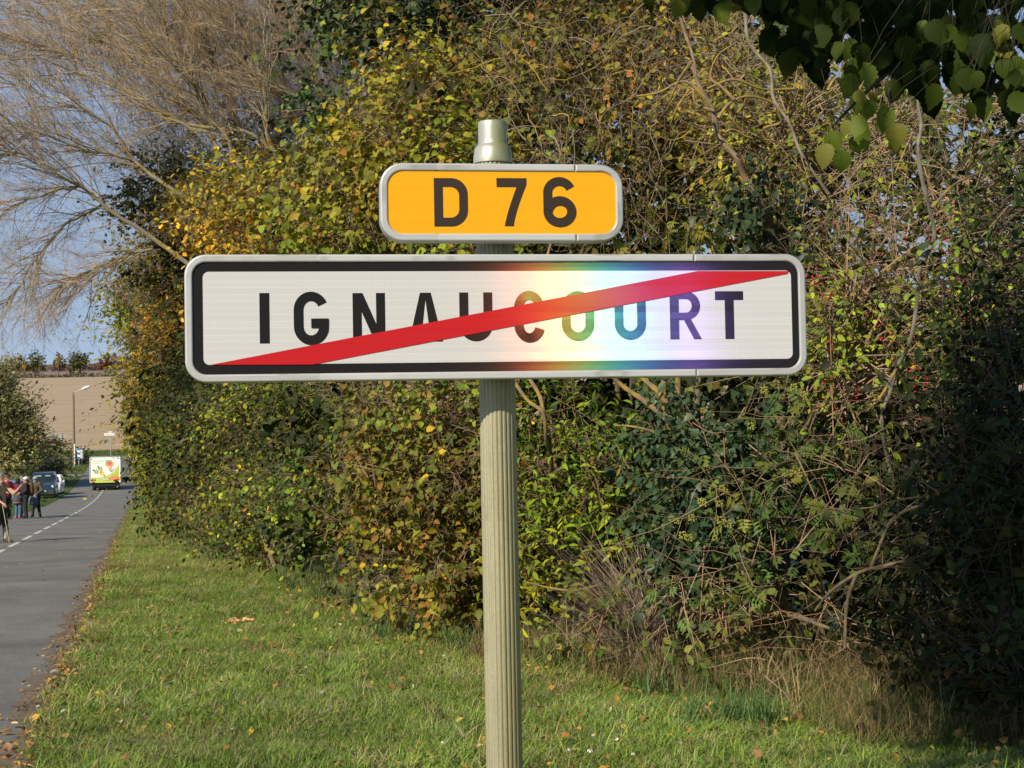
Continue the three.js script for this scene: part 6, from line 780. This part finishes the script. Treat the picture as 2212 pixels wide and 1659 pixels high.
{
  const C = person({ label: 'walker in a burgundy sweater, jeans and red shoes, seen from behind', pos: Pn(70, 65.6), turn: 2.6, h: 1.68, topName: 'sweater', top: cloth(0.12, 0.025, 0.05), legs: cloth(0.1, 0.19, 0.34), shoes: std(0.55, 0.12, 0.12, 0.7), hair: cloth(0.02, 0.018, 0.04), pose: { elL: [0.28, 1.17, 0.02], haL: [0.2, 1.02, 0.2], elR: [-0.28, 1.17, 0.02], haR: [-0.2, 1.02, 0.2] } });
  part('tied_jacket', skin([[[0, 1.02, 0], [0, 0.74, -0.02], 0.18, 0.21]], 0.022), cloth(0.09, 0.09, 0.1), C.g); part('hem_trim', new THREE.TorusGeometry(0.2, 0.014, 8, 28).rotateX(Math.PI / 2).translate(0, 0.66, -0.02), std(0.5, 0.17, 0.16, 0.8), C.g);
}
person({ label: 'walker in black with a white cap and brown backpack, facing left', pos: Pn(101, 65.2), turn: -1.25, h: 1.74, top: cloth(0.035, 0.02, 0.028), legs: black, shoes: black, cap: cloth(0.85, 0.85, 0.85), glasses: true, pack: cloth(0.18, 0.09, 0.04), pose: { elL: [0.27, 1.16, 0.0], haL: [0.18, 1.08, 0.24], elR: [-0.27, 1.16, 0.0], haR: [-0.18, 1.05, 0.24] } });
person({ label: 'walker with a navy hood almost hidden behind the white cap', pos: Pn(90, 67.4), turn: -0.3, h: 1.84, top: cloth(0.02, 0.02, 0.08), legs: black, shoes: black, hair: cloth(0.03, 0.028, 0.12) });
{
  const E = person({ label: 'man in a brown sweater and grey cap holding a jacket, facing the camera', pos: Pn(139, 66.8), turn: -0.15, h: 1.76, topName: 'sweater', top: cloth(0.14, 0.1, 0.06), legs: cloth(0.035, 0.04, 0.035), shoes: std(0.045, 0.035, 0.035, 0.8), cap: cloth(0.4, 0.4, 0.43), glasses: true, beard: cloth(0.45, 0.4, 0.36), open: [], pose: { elL: [0.3, 1.15, -0.01], haL: [0.13, 1.0, 0.22], elR: [-0.3, 1.17, -0.01], haR: [-0.12, 1.06, 0.22], kneeR: [-0.12, 0.5, 0.05], footR: [-0.13, 0.085, 0.03], kneeL: [0.13, 0.5, 0.02], footL: [0.17, 0.085, -0.02] }, toe: { L: 0.7, R: -0.1 } });
  const p = E.g.position.clone(), j = thing('held_jacket', 'crumpled blue grey jacket hanging from the hands of the brown sweater man', 'jacket', V(p.x, p.y + 0.5, p.z + 0.27));
  part('cloth', skin([[[-0.1, 0.5, 0], [-0.06, 0.2, 0.02], 0.07, 0.13], [[0.1, 0.48, 0], [0.06, 0.15, 0.01], 0.06, 0.14], [[0, 0.2, 0.02], [0.02, 0.02, 0.02], 0.15, 0.12], [[-0.2, 0.42, 0], [-0.18, 0.1, 0], 0.04, 0.06]], 0.02, 0.05), cloth(0.13, 0.17, 0.23), j);
}

renderer.render(scene, camera);
